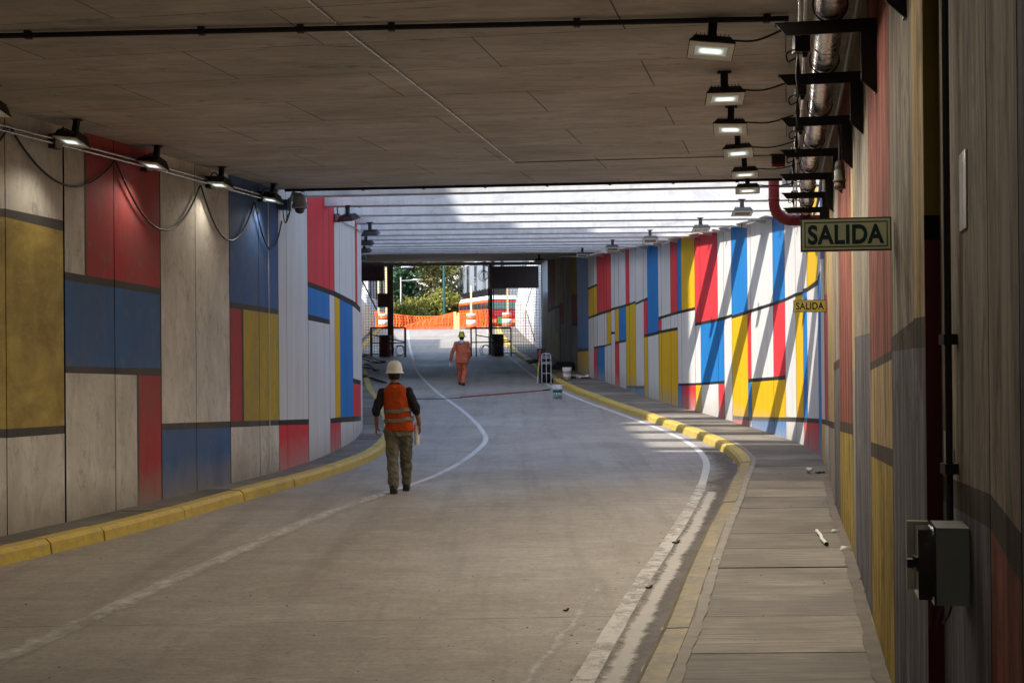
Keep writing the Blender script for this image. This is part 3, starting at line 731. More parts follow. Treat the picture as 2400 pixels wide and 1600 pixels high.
for (px, Y, z), q, lb in zip(((-12,13.05,4.46),(184,15.05,4.46),(373,17.05,4.46),(523,19.05,4.46),(644.5,21.0,4.46)), (jb[4], jb[0], jb[1], jb[2], jb[3]), labs):
    q = Vector(q); a = Vector((at(px, 800, Y).x, Y, z))
    lamp(px, Y, z, True, -24, lb, gl, 8, [q+Vector((0, 0, .06)), a*.45+q*.55+Vector((0, 0, .03)), q+Vector((.01, 0, .12))])
labs = ['largest lit floodlight, hanging by the first black bracket', 'second lit floodlight out from the largest one', 'lit floodlight level with the third black bracket', 'lit floodlight just before the red alarm beacon', 'lit floodlight beside the red alarm beacon', 'floodlight at the ceiling end beside the curved red pipe']
for i, ((px, Y), lb) in enumerate(zip(((1679,10.7),(1703,12.75),(1719,14.6),(1732.6,16.4),(1748,18.4),(1755,20.3)), labs)):
    w = RW(Y); a = at(px, 800, Y); q = Vector((w-.62+.05*i, Y-.25, 4.32))
    lamp(px, Y, 4.46, True, -9, lb, gr, (5, 0, 0, 0, 0, 0)[i], [q, Vector((a.x+.15, Y-.03, 4.29)), Vector(((a.x+q.x)/2+.06, Y-.15, 4.265))])
for Y, wt in ((8.75, 20), (6.8, 12), (4.8, 4), (2.8, 3)):  # unseen lamps added as fill light for the exit sign and near wall
    w = RW(Y) if Y > 6 else RWN(Y); q = Vector((w-.62, Y-.25, 4.32)); px = 1200+F*(w-.62)/Y*.0
    o = lamp(1200, Y, 4.46, True, -9, 'unseen floodlight added over the pavement as fill near the large exit sign', gr, 0, None, wt); o.location.x = w-.85
go = 'dark floodlights under the open roof beams'
labs = ['dark floodlight in front of the bright beams left of the red pipe', 'dark floodlight over the red stripe of the mural', 'dark floodlight over the dark blue stripe of the mural', 'dark floodlight above the thin white stripes of the mural', 'dark floodlight where the mural meets the far slab', 'dark floodlight under the far slab above the gate']
for (px, y, Y), lb in zip(((1742,468.7,24.2),(1644,506.6,28.1),(1525.6,536,31.8),(1437.8,558.5,36),(1367,576.8,41),(1265,594,49)), labs):
    lamp(px, Y, zs(Y)+(.02 if Y < 46 else 0), False, -4, lb, go)
labs = ['dark floodlight tilted beside the red call box', 'dark floodlight next beyond the tilted one by the call box', 'middle dark floodlight of the stack at the curved wall edge', 'lower dark floodlight of the stack at the curved wall edge', 'smallest dark floodlight over the brown sheet of the gate']
for (px, Y), lb in zip(((817,24.75),(868.7,28.6),(860,32.2),(855,36.2),(847,42)), labs):
    o = lamp(px, Y, zs(Y)+.02, False, 170 if Y > 25 else 150, lb, go)

for pr in (proto_on, proto_off):
    for c in list(pr.children): bpy.data.objects.remove(c)
    bpy.data.objects.remove(pr)
for o_ in COL.objects:
    if o_.name.startswith('floodlight'): o_.name = 'floodlight'
# ------------------------------------------------------------------ conduit wall: conduits, boxes, cables, camera
def on_left(px, py, off):               # point a little in front of the conduit wall behind a picture point
    Y = hit(LW, px, py, 10, 40); return Vector((LW(Y)+off, Y, z_for(LW(Y)+off, Y, py)))
gcon = 'silver conduits along the mural wall'
for dz, lb in ((4.285, 'upper of two parallel silver conduits on the mural wall'), (4.235, 'lower of two parallel silver conduits on the mural wall')):
    t = thing('conduit', (LW(8)+.06, 8, dz), lb, 'conduit', gcon)
    m = MB(); m.tube([(LW(y)+.06, y, dz) for y in frange(2, 20.95, .6)], .0135, 10); m.smooth = True
    for y in frange(2.4, 20.6, .95): m.lathe([(.018, -.02), (.018, .02)], (0, 0, 0), 10, M=Matrix.Translation((LW(y)+.06, y, dz)) @ Matrix.Rotation(R(-13), 4, 'Z') @ Matrix.Rotation(R(90), 4, 'X'))
    m.build('pipe', M_GALV, t)
for q, lb in zip(jb, ('conduit junction box left of the wide black joint', 'conduit junction box on the dark red block', 'conduit junction box on the tall grey panels', 'conduit junction box closing the run on the blue block', 'conduit junction box above the yellow block')):
    t = thing('junction_box', q, lb, 'junction box', 'junction boxes on the silver conduits')
    m = MB(); M_ = Matrix.Translation(q) @ Matrix.Rotation(R(-13), 4, 'Z'); m.box(-.055, .02, -.07, .07, -.075, .075, M_); m.build('box_body', M_DARK, t)
    m = MB(); m.box(.0205, .035, -.066, .066, -.072, .072, M_); m.build('cover', M_GREY, t)
gh = 'sagging cables under the silver conduits'
cab = [((15,297),(160,437),(262,377),'sagging cable across the grey panel and wide black joint'), ((266,380),(380,540),(463,435),'sagging cable across the dark red block'), ((465,435),(538,565),(590,474),'sagging cable across the grey panel and blue block edge'), ((592,474),(628,582),(655,518),'sagging cable ending at the camera box'), ((-160,250),(-60,360),(12,298),'cable sagging out of view above the yellow block')]
for a, b, c, lb in cab:
    pa, pc = on_left(*a, .05), on_left(*c, .05); zb = on_left(*b, .03).z; mid = (pa+pc)/2
    pts = []
    zl = pa.lerp(pc, .5).z; d = zl-zb
    for p in sag(pa, pc, d, 22): pts.append((LW(p.y)+.035, p.y, p.z))
    m = MB(); m.tube(pts, .012, 8); tag(m.build('hanging_cable', M_CABLE), lb, 'cable', gh)
pts = [on_left(625, y, .02) for y in (432, 560, 760, 980)]; pts = [(p.x, p.y, p.z) for p in pts]; Y0 = pts[0][1]
m = MB(); m.tube([(LW(Y0)+.02, Y0, z) for z in frange(.2, 4.42, .3)], .006, 6)
tag(m.build('white_string', M_PAPER), 'thin white string hanging straight down the blue and yellow blocks', 'string')
# dome camera
Yc = 21.9; bx = LW(Yc)
t = thing('security_camera', (bx, Yc, 4.0), 'grey dome camera on an arm beside the blue block', 'security camera')
def zz(px, py, Y): return z_for(at(px, 800, Y).x, Y, py)
zt, zb = zz(660, 470, Yc), zz(660, 493, Yc)
m = MB(); m.box(bx+.005, bx+.14, Yc-.16, Yc+.02, zb, zt); m.build('junction_box', simple('box_blue', (.03,.08,.17), .5), t)
m = MB(); m.box(bx+.141, bx+.19, Yc-.1, Yc, zb-.02, zt+.03); m.build('wall_plate', M_GREY, t)
dx = at(705, 800, Yc-.3).x; zc = zz(705, 482, Yc-.3)
m = MB(); m.bar((bx+.18, Yc-.05, zt+.0), (dx-.09, Yc-.28, zc+.19), .05, .055); m.bar((dx-.1, Yc-.28, zc+.19), (dx+.03, Yc-.3, zc+.175), .05, .03); m.build('arm', M_GREY, t)
m = MB(); m.lathe([(.03,.175),(.07,.16),(.098,.12),(.105,.04),(.122,.0),(.124,-.03),(.108,-.045),(.0001,-.046)][::-1], (dx, Yc-.3, zc), 28); m.build('housing', M_GREY, t)
m = MB(); m.lathe([(.0001,-.125),(.04,-.118),(.066,-.095),(.078,-.06),(.078,-.047)], (dx, Yc-.3, zc), 24); m.build('dome', simple('dome_glass', (.03,.03,.033), .08, spec=.8), t)
m = MB()
for k in (0, 1): m.tube(smooth([(bx+.06+.06*k, Yc-.05, zb), (bx+.07+.05*k, Yc-.05, zb-.12), (bx+.1, Yc-.05, zb-.2), (bx+.15-.02*k, Yc-.05, zb-.1), (bx+.165, Yc-.05, zb-.02)], 6), .008, 6)
m.build('cable_loop', M_CABLE, t)
# red call box on the curve
Yq = hit(LW, 788, 1050, 20, 30)+.05; q = Vector((LW(Yq), Yq, z_for(LW(Yq), Yq, 512)))
t = thing('call_box', q, 'small red box on the curved white mural panel', 'call box')
m = MB(); m.box(q.x-.0, q.x+.1, q.y-.1, q.y+.0, q.z-.075, q.z+.075); m.build('back_box', M_RED, t)
m = MB(); m.box(q.x+.02, q.x+.1, q.y-.112, q.y-.101, q.z-.06, q.z+.06); m.build('front_plate', simple('plate_grey', (.32,.34,.34), .3, .5), t)
pts = [q+Vector((.06, 0, -.02)), on_left(810, 526, .03), on_left(830, 535, .03), on_left(843, 545, .03)]
m = MB(); m.tube(smooth(pts, 5), .011, 6); tag(m.build('grey_cable', M_GREY), 'grey cable slanting from the red box round the curve', 'cable')
m = MB(); qq = q+Vector((.05, 0, .075)); m.tube(smooth([qq, qq+Vector((0, .05, .15)), qq+Vector((.1, .0, .24)), qq+Vector((.3, -.1, .2)), qq+Vector((.42, -.2, .1))], 6), .012, 6)
tag(m.build('looped_cable', M_CABLE), 'black cable looping from the red box up to the tilted floodlight', 'cable')

# ------------------------------------------------------------------ ceiling conduits
def ceil_pt(px, py, dz=0.):
    r = ray(px, py); t = (4.46-dz-CZ)/r.z; return Vector((r.x*t, r.y*t, 4.46-dz))
def ceiling_pipe(a, b, r, label, clips):
    a, b = ceil_pt(*a, .035), ceil_pt(*b, .035)
    t = thing('ceiling_conduit', a, label, 'conduit')
    m = MB(); m.tube([a, b], r, 10); m.build('pipe', M_BLACK, t)
    for c in clips:
        k = ceil_pt(c[0], c[1], .035).x; p = a.lerp(b, (k-a.x)/(b.x-a.x))
        m = MB(); m.box(p.x-.025, p.x+.025, p.y-.03, p.y+.03, 4.46-.035-r-.006, 4.458); m.build('clip', M_BLACK, t)
    return t
ceiling_pipe((-60, 86), (1848, 44), .021, 'long black conduit crossing the ceiling by the largest floodlight', [(64,82),(470,72),(702,66),(916,60),(1353,50),(1797,45)])
ea = Vector((at(668, 446, edge_y(-3.3)-.04).x, edge_y(-3.3)-.05, 4.44)); eb = Vector((4.0, edge_y(4.0)-.05, 4.44))
t = thing('ceiling_conduit', ea, 'thin black conduit along the end edge of the dark ceiling', 'conduit')
m = MB(); m.tube([ea, eb], .02, 10); m.build('pipe', M_BLACK, t)
for i in range(8):
    p = ea.lerp(eb, (i+.3)/8); m = MB(); m.box(p.x-.02, p.x+.02, p.y-.03, p.y+.03, 4.412, 4.458); m.build('clip', M_BLACK, t)
pp = [ceil_pt(690, -25, .012), ceil_pt(800, 65, .012), ceil_pt(1020, 235, .012), ceil_pt(1203, 381, .012)]
m = MB(); m.tube([pp[0], pp[1], pp[2], pp[3]], .008, 8); tag(m.build('thin_conduit', M_ALU), 'thin bright tube running slantwise across the ceiling', 'conduit')
m = MB(); m.tube([pp[3]+Vector((.02, .01, 0)), ceil_pt(1560, 371, .012), ceil_pt(1850, 364, .012)], .006, 8); tag(m.build('thin_conduit', simple('tube_dull', (.12,.11,.1), .5)), 'thin dull tube crossing to the red alarm beacon', 'conduit')

# ------------------------------------------------------------------ sign wall: pipe, brackets, boxes
def wallfr(Y):                           # frame of the sign wall at plan distance Y: direction along it and out into the road
    d = Vector((RW(Y+.1)-RW(Y-.1), .2, 0)).normalized(); return d, Vector((-d.y, d.x, 0))
def W(Y, off, z): d, n = wallfr(Y); return Vector((RW(Y)+n.x*off, Y+n.y*off, z))
t = thing('insulated_pipe', W(4, .28, 4.05), 'shiny metal-clad pipe running along the sign wall under the ceiling', 'pipe')
def clad():
    n = NT('pipe_cladding'); a = n.noise(n.pos('world', (1, 1, 1)), 5, 4, .5); b = n.noise(n.pos('world', (1, 1, 1)), 1.6, 2)
    n.bump(n.math('ADD', a, n.math('MULTIPLY', b, 1.5)), .16, .03)
    return n.fin(n.mix(n.ramp(a, .3, .7), (.50,.46,.45), (.72,.68,.66)), n.ramp(a, .3, .7, .16, .34), 1.)
M_CLAD = clad()
m = MB(); ys = frange(6.0, 23.6, .3); m.tube([W(y, .27, 4.055) for y in ys], .095, 24); m.build('cladding', M_CLAD, t)
m = MB()
for y in frange(6.6, 23.4, 1.0):
    p = W(y, .27, 4.055); d = wallfr(y)[0]; m.tube([p-d*.012, p+d*.012], .099, 24)
m.build('seam_band', M_CLAD, t)
gb = 'black angle brackets carrying the metal pipe'
bl = ['near black bracket cut off at the top of the picture', 'largest whole black bracket under the metal pipe', 'black bracket between the two largest floodlights and the wall', 'black bracket above the hanging siren', 'black bracket level with the lamp before the beacon', 'black bracket beside the red alarm beacon', 'black bracket at the ceiling end next to the red pipe', 'black bracket just above the large exit sign', 'last black bracket under the curve of the red pipe']
for Y, lb in zip((6.55, 8.5, 10.15, 12.1, 14.1, 16.1, 18.1, 20.1, 22.1), bl):
    d, n = wallfr(Y); z1 = 3.955; z0 = 3.875; h = d*.004
    P = lambda off, z: W(Y, off, z)
    t = thing('pipe_bracket', P(.01, z1), lb, 'bracket', gb)
    m = MB(); m.prism([P(.014, z1), P(.60, z1), P(.535, z0), P(.014, z0)], d*.012); m.prism([P(.014, z1), P(.60, z1), P(.60, z1-.01), P(.014, z1-.01)], d*.08); m.build('arm', M_BLACK, t)
    m = MB(); m.prism([P(.014, z0-.001), P(.094, z0-.001), P(.094, z0-.29), P(.014, z0-.365)], d*.012); m.prism([P(.004, z1), P(.0135, z1), P(.0135, z0-.365), P(.004, z0-.365)], d*.08); m.build('leg', M_BLACK, t)
    m = MB(); ring = [P(.27, 4.055)+n*(.104*math.cos(a))+Vector((0, 0, .104*math.sin(a)))+d*.03 for a in frange(0, 2*math.pi, math.pi/12)]
    m.tube(ring, .006, 6); m.build('clamp', M_BLACK, t)
for off, z, r, lb in ((.415, 4.09, .013, 'slim silver conduit beside the metal pipe, road side'), (.45, 4.04, .011, 'slimmer silver conduit outermost from the metal pipe'), (.10, 4.12, .022, 'grey conduit squeezed between metal pipe and wall')):
    m = MB(); m.tube([W(y, off, z) for y in frange(6, 23, .6)], r, 8); tag(m.build('side_conduit', M_GALV if off > .2 else M_GREY), lb, 'conduit')
jl = ['black junction box by the largest floodlight', 'black junction box beyond the second bracket', 'black junction box level with the third lamp', 'black junction box before the red beacon', 'black junction box beside the red beacon', 'black junction box at the ceiling end by the pipe']
for i, (Y, lb) in enumerate(zip((9.3, 11.1, 13.1, 15.0, 17.2, 19.6), jl)):
    p = W(Y, .44, 3.99+.02*i); s = .05 if i == 0 else .04
    t = thing('junction_box', p, lb, 'junction box', 'black junction boxes beside the metal pipe')
    m = MB(); m.box(p.x-s, p.x+s, p.y-.05, p.y+.05, p.z-s*1.2, p.z+s*1.2); m.build('box_body', M_DARK, t)
    m = MB(); m.lathe([(.016, -.03), (.02, 0)], (p.x+s*.5, p.y, p.z-s*1.2-.0), 8)
    m.build('gland', M_CABLE, t); m = MB()
    m.tube(smooth([p+Vector((-s-.002, 0, -.04)), p+Vector((-s-.05, -.02, -.07)), p+Vector((-s-.04, -.02, -.12)), p+Vector((-s+.01, -.03, -.1))], 5), .006, 6)
    m.build('cable_tail', M_CABLE, t)
    m = MB(); q = p+Vector((-.02, 0, -s*1.2)); L = (.3, .25, .22, .2, .1, .1)[i]
    m.hexa([q+Vector((-.004, 0, 0)), q+Vector((.004, 0, 0)), q+Vector((.004, .01, 0)), q+Vector((-.004, .01, 0))], [q+Vector((-.018, 0, -L*.5)), q+Vector((.018, 0, -L*.5)), q+Vector((.018, .004, -L*.5)), q+Vector((-.018, .004, -L*.5))])
    m.hexa([q+Vector((-.018, 0, -L*.5)), q+Vector((.018, 0, -L*.5)), q+Vector((.018, .004, -L*.5)), q+Vector((-.018, .004, -L*.5))][::-1], [q+Vector((-.003, 0, -L)), q+Vector((.003, 0, -L)), q+Vector((.003, .004, -L)), q+Vector((-.003, .004, -L))][::-1])
    m.build('tag_strip', M_DARK, t)
# alarm beacon, siren, red pipe
p = ceil_pt(1824, 362)
t = thing('alarm_beacon', p, 'small dark and red alarm beacon hanging from the ceiling', 'alarm beacon')
m = MB(); m.box(p.x-.1, p.x+.1, p.y-.05, p.y+.05, p.z-.012, p.z); m.box(p.x-.08, p.x+.08, p.y-.045, p.y+.045, p.z-.125, p.z-.0121); m.build('body', M_DARK, t)
m = MB(); m.box(p.x-.075, p.x+.075, p.y-.05, p.y+.045, p.z-.165, p.z-.1251); m.build('red_lens', M_RED, t)
m = MB(); m.ball((p.x, p.y, p.z-.172), .022, 12, 8); m.build('bulb', M_PAPER, t)
Y = 12.75; p = W(Y, .085, 0); p.z = z_for(p.x, p.y, 413)
t = thing('siren', p, 'grey-green cylindrical siren hanging on the sign wall', 'siren')
m = MB(); m.lathe([(.03, .135), (.04, .12), (.045, .07), (.04, .065), (.048, .05), (.048, -.03), (.058, -.034), (.058, -.05), (.05, -.052)][::-1], p, 20); m.build('body', simple('siren_green', (.07,.075,.055), .5), t)
m = MB(); m.lathe([(.044, -.115), (.05, -.11), (.05, -.0525)], p, 20); m.build('horn', simple('siren_brown', (.06,.03,.028), .5), t)
m = MB(); m.tube(smooth([p+Vector((0, 0, .13)), p+Vector((.01, .02, .25)), p+Vector((.02, .05, .34)), p+Vector((.02, .1, .45))], 5), .015, 8); m.build('stem', M_BLACK, t)
Yp = 21.75; x0 = at(1814, 470, Yp).x; zbend = z_for(x0, Yp, 490); zlow = z_for(x0, Yp, 517)
pts = [(x0, Yp, 4.9), (x0, Yp, 4.5), (x0, Yp, 4.25)]
r_ = .27
for k in range(9):
    a = R(90*k/8); pts.append((x0+r_*(1-math.cos(a)), Yp, zlow+r_-r_*math.sin(a)))
pts += [(x0+.5, Yp+.02, zlow), (RW(Yp)+.05, Yp+.02, zlow)]
t = thing('red_pipe', pts[0], 'fat red pipe dropping from the roof and bending into the wall', 'pipe')
m = MB(); m.tube(pts, .083, 20); m.build('pipe', M_RED, t)
m = MB(); m.lathe([(.089, -.012), (.089, .012)], (x0, Yp, 4.235), 20); m.lathe([(.089, -.012), (.089, .012)], (0, 0, 0), 20, M=Matrix.Translation((x0+.44, Yp+.015, zlow)) @ Matrix.Rotation(R(90), 4, 'Y')); m.build('coupling', M_RED, t)
# cable tray following the sunlit mural
t = thing('cable_tray', (RW(30), 30, zs(30)-.3), 'pale cable tray running along the top of the sunlit mural', 'cable tray')
def tz(Y): return z_for(RW(Y), Y, trow(proj(RW(Y), Y, 4.2)[0]))
trow = curve([(1262,601),(1340,601.5),(1390,600),(1440,589),(1480,581),(1540,572),(1600,556),(1660,544),(1720,530),(1790,513),(1850,495),(1900,478)])
tys = [y for y in frange(25.5, 60, .5)]
def tp(y, off, dz): d, n = wallfr(y); return Vector((RW(y)+n.x*off, y+n.y*off, tz(y)+dz))
m = MB()
for a, b in zip(tys[:-1], tys[1:]):
    m.hexa([tp(a,.02,-.02),tp(a,.26,-.02),tp(a,.26,.03),tp(a,.02,.0)], [tp(b,.02,-.02),tp(b,.26,-.02),tp(b,.26,.03),tp(b,.02,.0)])
m.build('channel', simple('tray_zinc', (.62,.61,.57), .5, .25, .25, 6), t)
for y in frange(26, 47, 1.5):
    d, n = wallfr(y); m = MB(); m.prism([tp(y,.005,-.022), tp(y,.36,-.022), tp(y,.36,-.045), tp(y,.005,-.11)], d*.04); m.build('support', simple('tray_support', (.6,.59,.55), .5, .2), t)
m = MB()
for y in (27.5, 30.2, 33.7, 38.4): m.tube([tp(y, .2, -.02), tp(y, .22, -.17), tp(y+.02, .21, -.24)], .008, 5)
m.build('loose_wire', M_CABLE, t)

# ------------------------------------------------------------------ exit signs
def sign(p_px, row, Y, w, h, label, dark):
    d, n = wallfr(Y); base = Vector((RW(Y), Y, 0)); z = z_for(base.x+n.x*w/2, Y+n.y*w/2, row)
    t = thing('exit_sign', base+n*w/2+Vector((0, 0, z)), label, 'exit sign', 'exit signs on the sign wall')
    U = -n; V = Vector((0, 0, 1)); N = -d          # U to the wall, N towards the viewer
    O = base+n*(w/2+.012)+Vector((0, 0, z))
    def Q(u, v, k): return O+U*u+V*v+N*k
    def panel(m, u0, u1, v0, v1, k0, k1): m.hexa([Q(u0,v0,k0),Q(u1,v0,k0),Q(u1,v1,k0),Q(u0,v1,k0)], [Q(u0,v0,k1),Q(u1,v0,k1),Q(u1,v1,k1),Q(u0,v1,k1)])
    m = MB(); panel(m, -w/2, w/2, -h/2, h/2, -.035, 0); m.build('sign_box', simple('sign_case', (.015,.02,.018), .5), t)
    m = MB(); g = .007; panel(m, -w/2+g, w/2-g, -h/2+g, h/2-g, .0005, .003); m.build('sign_face', simple('sign_face'+dark, (.46,.48,.29) if dark == 'a' else (.56,.45,.10), .5, var=.06), t)
    m = MB(); e = .02; b = .005
    for u0, u1, v0, v1 in ((-w/2+e, w/2-e, h/2-e-b, h/2-e), (-w/2+e, w/2-e, -h/2+e, -h/2+e+b), (-w/2+e, -w/2+e+b, -h/2+e+b, h/2-e-b), (w/2-e-b, w/2-e, -h/2+e+b, h/2-e-b)): panel(m, u0, u1, v0, v1, .0031, .0042)
    M_INK = simple('sign_ink', (.004,.022,.02), .6)
    m.build('border_line', M_INK, t)
    cu = bpy.data.curves.new('lettering', 'FONT'); cu.body = 'SALIDA'; cu.align_x = 'CENTER'; cu.align_y = 'CENTER'; cu.size = 1; cu.extrude = .004; cu.offset = .034; cu.space_character = 1.06
    tmp = bpy.data.objects.new('lettering', cu); COL.objects.link(tmp); dg = bpy.context.evaluated_depsgraph_get()
    me = bpy.data.meshes.new_from_object(tmp.evaluated_get(dg)); bpy.data.objects.remove(tmp)
    xs = [v.co.x for v in me.vertices]; yy = [v.co.y for v in me.vertices]
    sx = w*.84/(max(xs)-min(xs)); sy = h*.60/(max(yy)-min(yy)); cx_, cy_ = (max(xs)+min(xs))/2, (max(yy)+min(yy))/2
    for v in me.vertices:
        q = Q((v.co.x-cx_)*sx, (v.co.y-cy_)*sy, .0036+v.co.z*.2); v.co = q-t.location
    me.materials.clear(); me.materials.append(M_INK)
    o = bpy.data.objects.new('lettering', me); COL.objects.link(o); o.parent = t
    return t
sign(1985, 549, 7.33, .46, .172, 'large pale green SALIDA exit sign near the camera', 'a')
sign(1902, 717, 19.95, .46, .172, 'small yellowish SALIDA exit sign farther along the wall', 'b')

# ------------------------------------------------------------------ beside the camera: riser pipe, switch box, stickers
def N_(Y, off, z): return Vector((RWN(Y)-off*.98, Y+off*.196, z))
Yr = hit(RWN, 2243, 800, 4, 6.5); z0 = z_for(RWN(Yr)-.04, Yr, 1236)
t = thing('riser_pipe', N_(Yr, .03, z0), 'black vertical conduit dropping to the switch box', 'conduit')
m = MB(); m.tube([N_(Yr, .032, z0), N_(Yr, .032, 4.46)], .0135, 12); m.build('pipe', M_BLACK, t)
for y in (795, 1098):
    z = z_for(RWN(Yr), Yr, y); m = MB(); a = N_(Yr, 0, z); m.box(a.x-.055, a.x-.002, a.y-.02, a.y+.045, z-.02, z+.02); m.build('clamp', M_BLACK, t)
Yb = 4.98; z1 = z_for(RWN(Yb), Yb, 1236); zb = z_for(RWN(Yb), Yb, 1418)
t = thing('switch_box', N_(Yb, .06, zb), 'grey socket box with smoky flap cover below the black conduit', 'switch box')
d = Vector((.196, .98, 0)); n = Vector((-.98, .196, 0))
def BX(m, a0, a1, o0, o1, za, zc):
    f = lambda a, o, z: Vector((RWN(Yb), Yb, 0))+d*a+n*o+Vector((0, 0, z))
    m.hexa([f(a0,o0,za),f(a1,o0,za),f(a1,o1,za),f(a0,o1,za)], [f(a0,o0,zc),f(a1,o0,zc),f(a1,o1,zc),f(a0,o1,zc)])
m = MB(); BX(m, -.02, .2, .003, .115, zb, z1); m.build('box_body', simple('box_grey', (.20,.21,.19), .5, var=.1), t)
m = MB(); BX(m, -.02, .2, .116, .124, zb, z1); BX(m, .0, .18, .1241, .175, zb+.015, z1-.01); m.build('socket_cover', simple('smoked_plastic', (.02,.014,.015), .2, spec=.6), t)
m = MB(); BX(m, .19, .21, .125, .20, zb+.02, z1-.002); m.build('open_flap', simple('flap_cream', (.5,.47,.4), .5), t)
m = MB(); f = Vector((RWN(Yb), Yb, 0))+d*.06+n*.16+Vector((0, 0, (zb+z1)/2)); m.bar(f-Vector((0, 0, .025)), f+Vector((0, 0, .025)), .06, .05); f2 = f+n*.03; m.bar(f2, f2+n*.02, .04, .03); m.build('latch', M_BLACK, t)
m = MB()
for k in range(3): m.tube(smooth([N_(Yb+.03+.02*k, .06+.03*k, zb-.001), N_(Yb+.02+.02*k, .07+.03*k, zb-.035), N_(Yb+.05+.01*k, .09+.02*k, zb-.075-.01*k)], 5), .005, 6)
m.build('wire_ends', simple('wire_red', (.12,.03,.025), .5), t)
m = MB()
for a_, z_ in ((.0, zb+.02), (.18, zb+.02), (.0, z1-.02), (.18, z1-.02)): BX(m, a_-.008, a_+.008, .1241, .1265, z_-.008, z_+.008)
m.build('screw_heads', M_GALV, t)
M_STK = simple('sticker', (.62,.61,.58), .35, var=.25, sc=14)
for (px, ya, yb_), lb in (((2262,357,538), 'white printed strip stuck on the grey wall near the conduit'), ((2232,1050,1092), 'short white label beside the conduit below the strip'), ((2214,1010,1100), 'narrow white label edge on at the corner of the grey wall')):
    Y = hit(RWN, px, 700, 3.6, 6.5); za = z_for(RWN(Y), Y, yb_); zc = z_for(RWN(Y), Y, ya); m = MB()
    Yw = .10 if px > 2250 else .03
    for s in ((-Yw, -.004), (.004, Yw)) if px > 2250 else ((-Yw, Yw),):
        a, b = N_(Y+s[0], .002, za), N_(Y+s[1], .002, za); a2, b2 = N_(Y+s[0], .006, za), N_(Y+s[1], .006, za); up = Vector((0, 0, zc-za))
        m.hexa([a, b, b2, a2], [a+up, b+up, b2+up, a2+up])
    tag(m.build('wall_label', M_STK), lb, 'label')
# ------------------------------------------------------------------ people
from mathutils import noise as mnoise
def fused(fn, voxel, name, mat, parent, it=6, crease=0.):     # closed lumps melted into one continuous skin
    m = MB(); fn(m); me = bpy.data.meshes.new('lump'); me.from_pydata(m.v, [], m.f); me.update()
    o = bpy.data.objects.new('lump', me); COL.objects.link(o)
    a = o.modifiers.new('r', 'REMESH'); a.mode = 'VOXEL'; a.voxel_size = voxel; a.use_smooth_shade = True
    b = o.modifiers.new('s', 'SMOOTH'); b.factor = .5; b.iterations = it
    dg = bpy.context.evaluated_depsgraph_get(); e = bpy.data.meshes.new_from_object(o.evaluated_get(dg)); bpy.data.objects.remove(o)
    e.materials.clear(); mats = mat if isinstance(mat, list) else [mat]
    for k in mats: e.materials.append(k)
    e.polygons.foreach_set('use_smooth', [True]*len(e.polygons))
    if crease:
        off = random.uniform(0, 50)
        nm_ = [v_.normal.copy() for v_ in e.vertices]
        for v_, n_ in zip(e.vertices, nm_):
            c_ = v_.co.copy(); q_ = Vector((c_.x*7+off, c_.y*7, c_.z*11+c_.x*5)); k_ = crease*(mnoise.noise(q_)+.55*mnoise.noise(q_*2.3))
            v_.co = c_+n_*k_
    r = bpy.data.objects.new(name, e); COL.objects.link(r); r.parent = parent; return r
def limb(m, *ch):
    P = [c[0] for c in ch]; rr = [c[1] for c in ch]
    m.tube(P, rr, 14); m.ball(P[0], rr[0], 14, 10); m.ball(P[-1], rr[-1], 14, 10)
    for p, r in zip(P[1:-1], rr[1:-1]): m.ball(p, r*.995, 14, 10)
def stack(m, secs, n=24):                          # (centre x, y, z, half width, half depth)
    vs = []; fs = []
    for cx, cy, cz, a, b in secs: vs += [(cx+a*math.copysign(abs(math.cos(t))**.85, math.cos(t)), cy+b*math.copysign(abs(math.sin(t))**.85, math.sin(t)), cz) for t in (2*math.pi*k/n for k in range(n))]
    for i in range(len(secs)-1): fs += [(i*n+k, i*n+(k+1) % n, (i+1)*n+(k+1) % n, (i+1)*n+k) for k in range(n)]
    fs += [tuple(range(n))[::-1], tuple(range((len(secs)-1)*n, len(secs)*n))]; m.add(vs, fs)
def cloth(name, col, v=.3, folds=.5):
    n = NT(name); a = n.noise(n.pos('obj', (1, 1, .7)), 9, 6, .6, .5); b = n.noise(n.pos('obj', (60, 60, 60)), 3, 2)
    n.bump(n.math('ADD', a, n.math('MULTIPLY', b, .08)), folds, .03)
    return n.fin(n.mix(n.ramp(a, .3, .7), dk(col, 1-v), dk(col, 1+v*.5)), .85, 0, .2)
SKIN = simple('skin', (.28,.14,.085), .55, var=.12)
HAIR = simple('hair', (.012,.010,.009), .7)
BOOT = simple('boot', (.018,.016,.015), .5, var=.3)
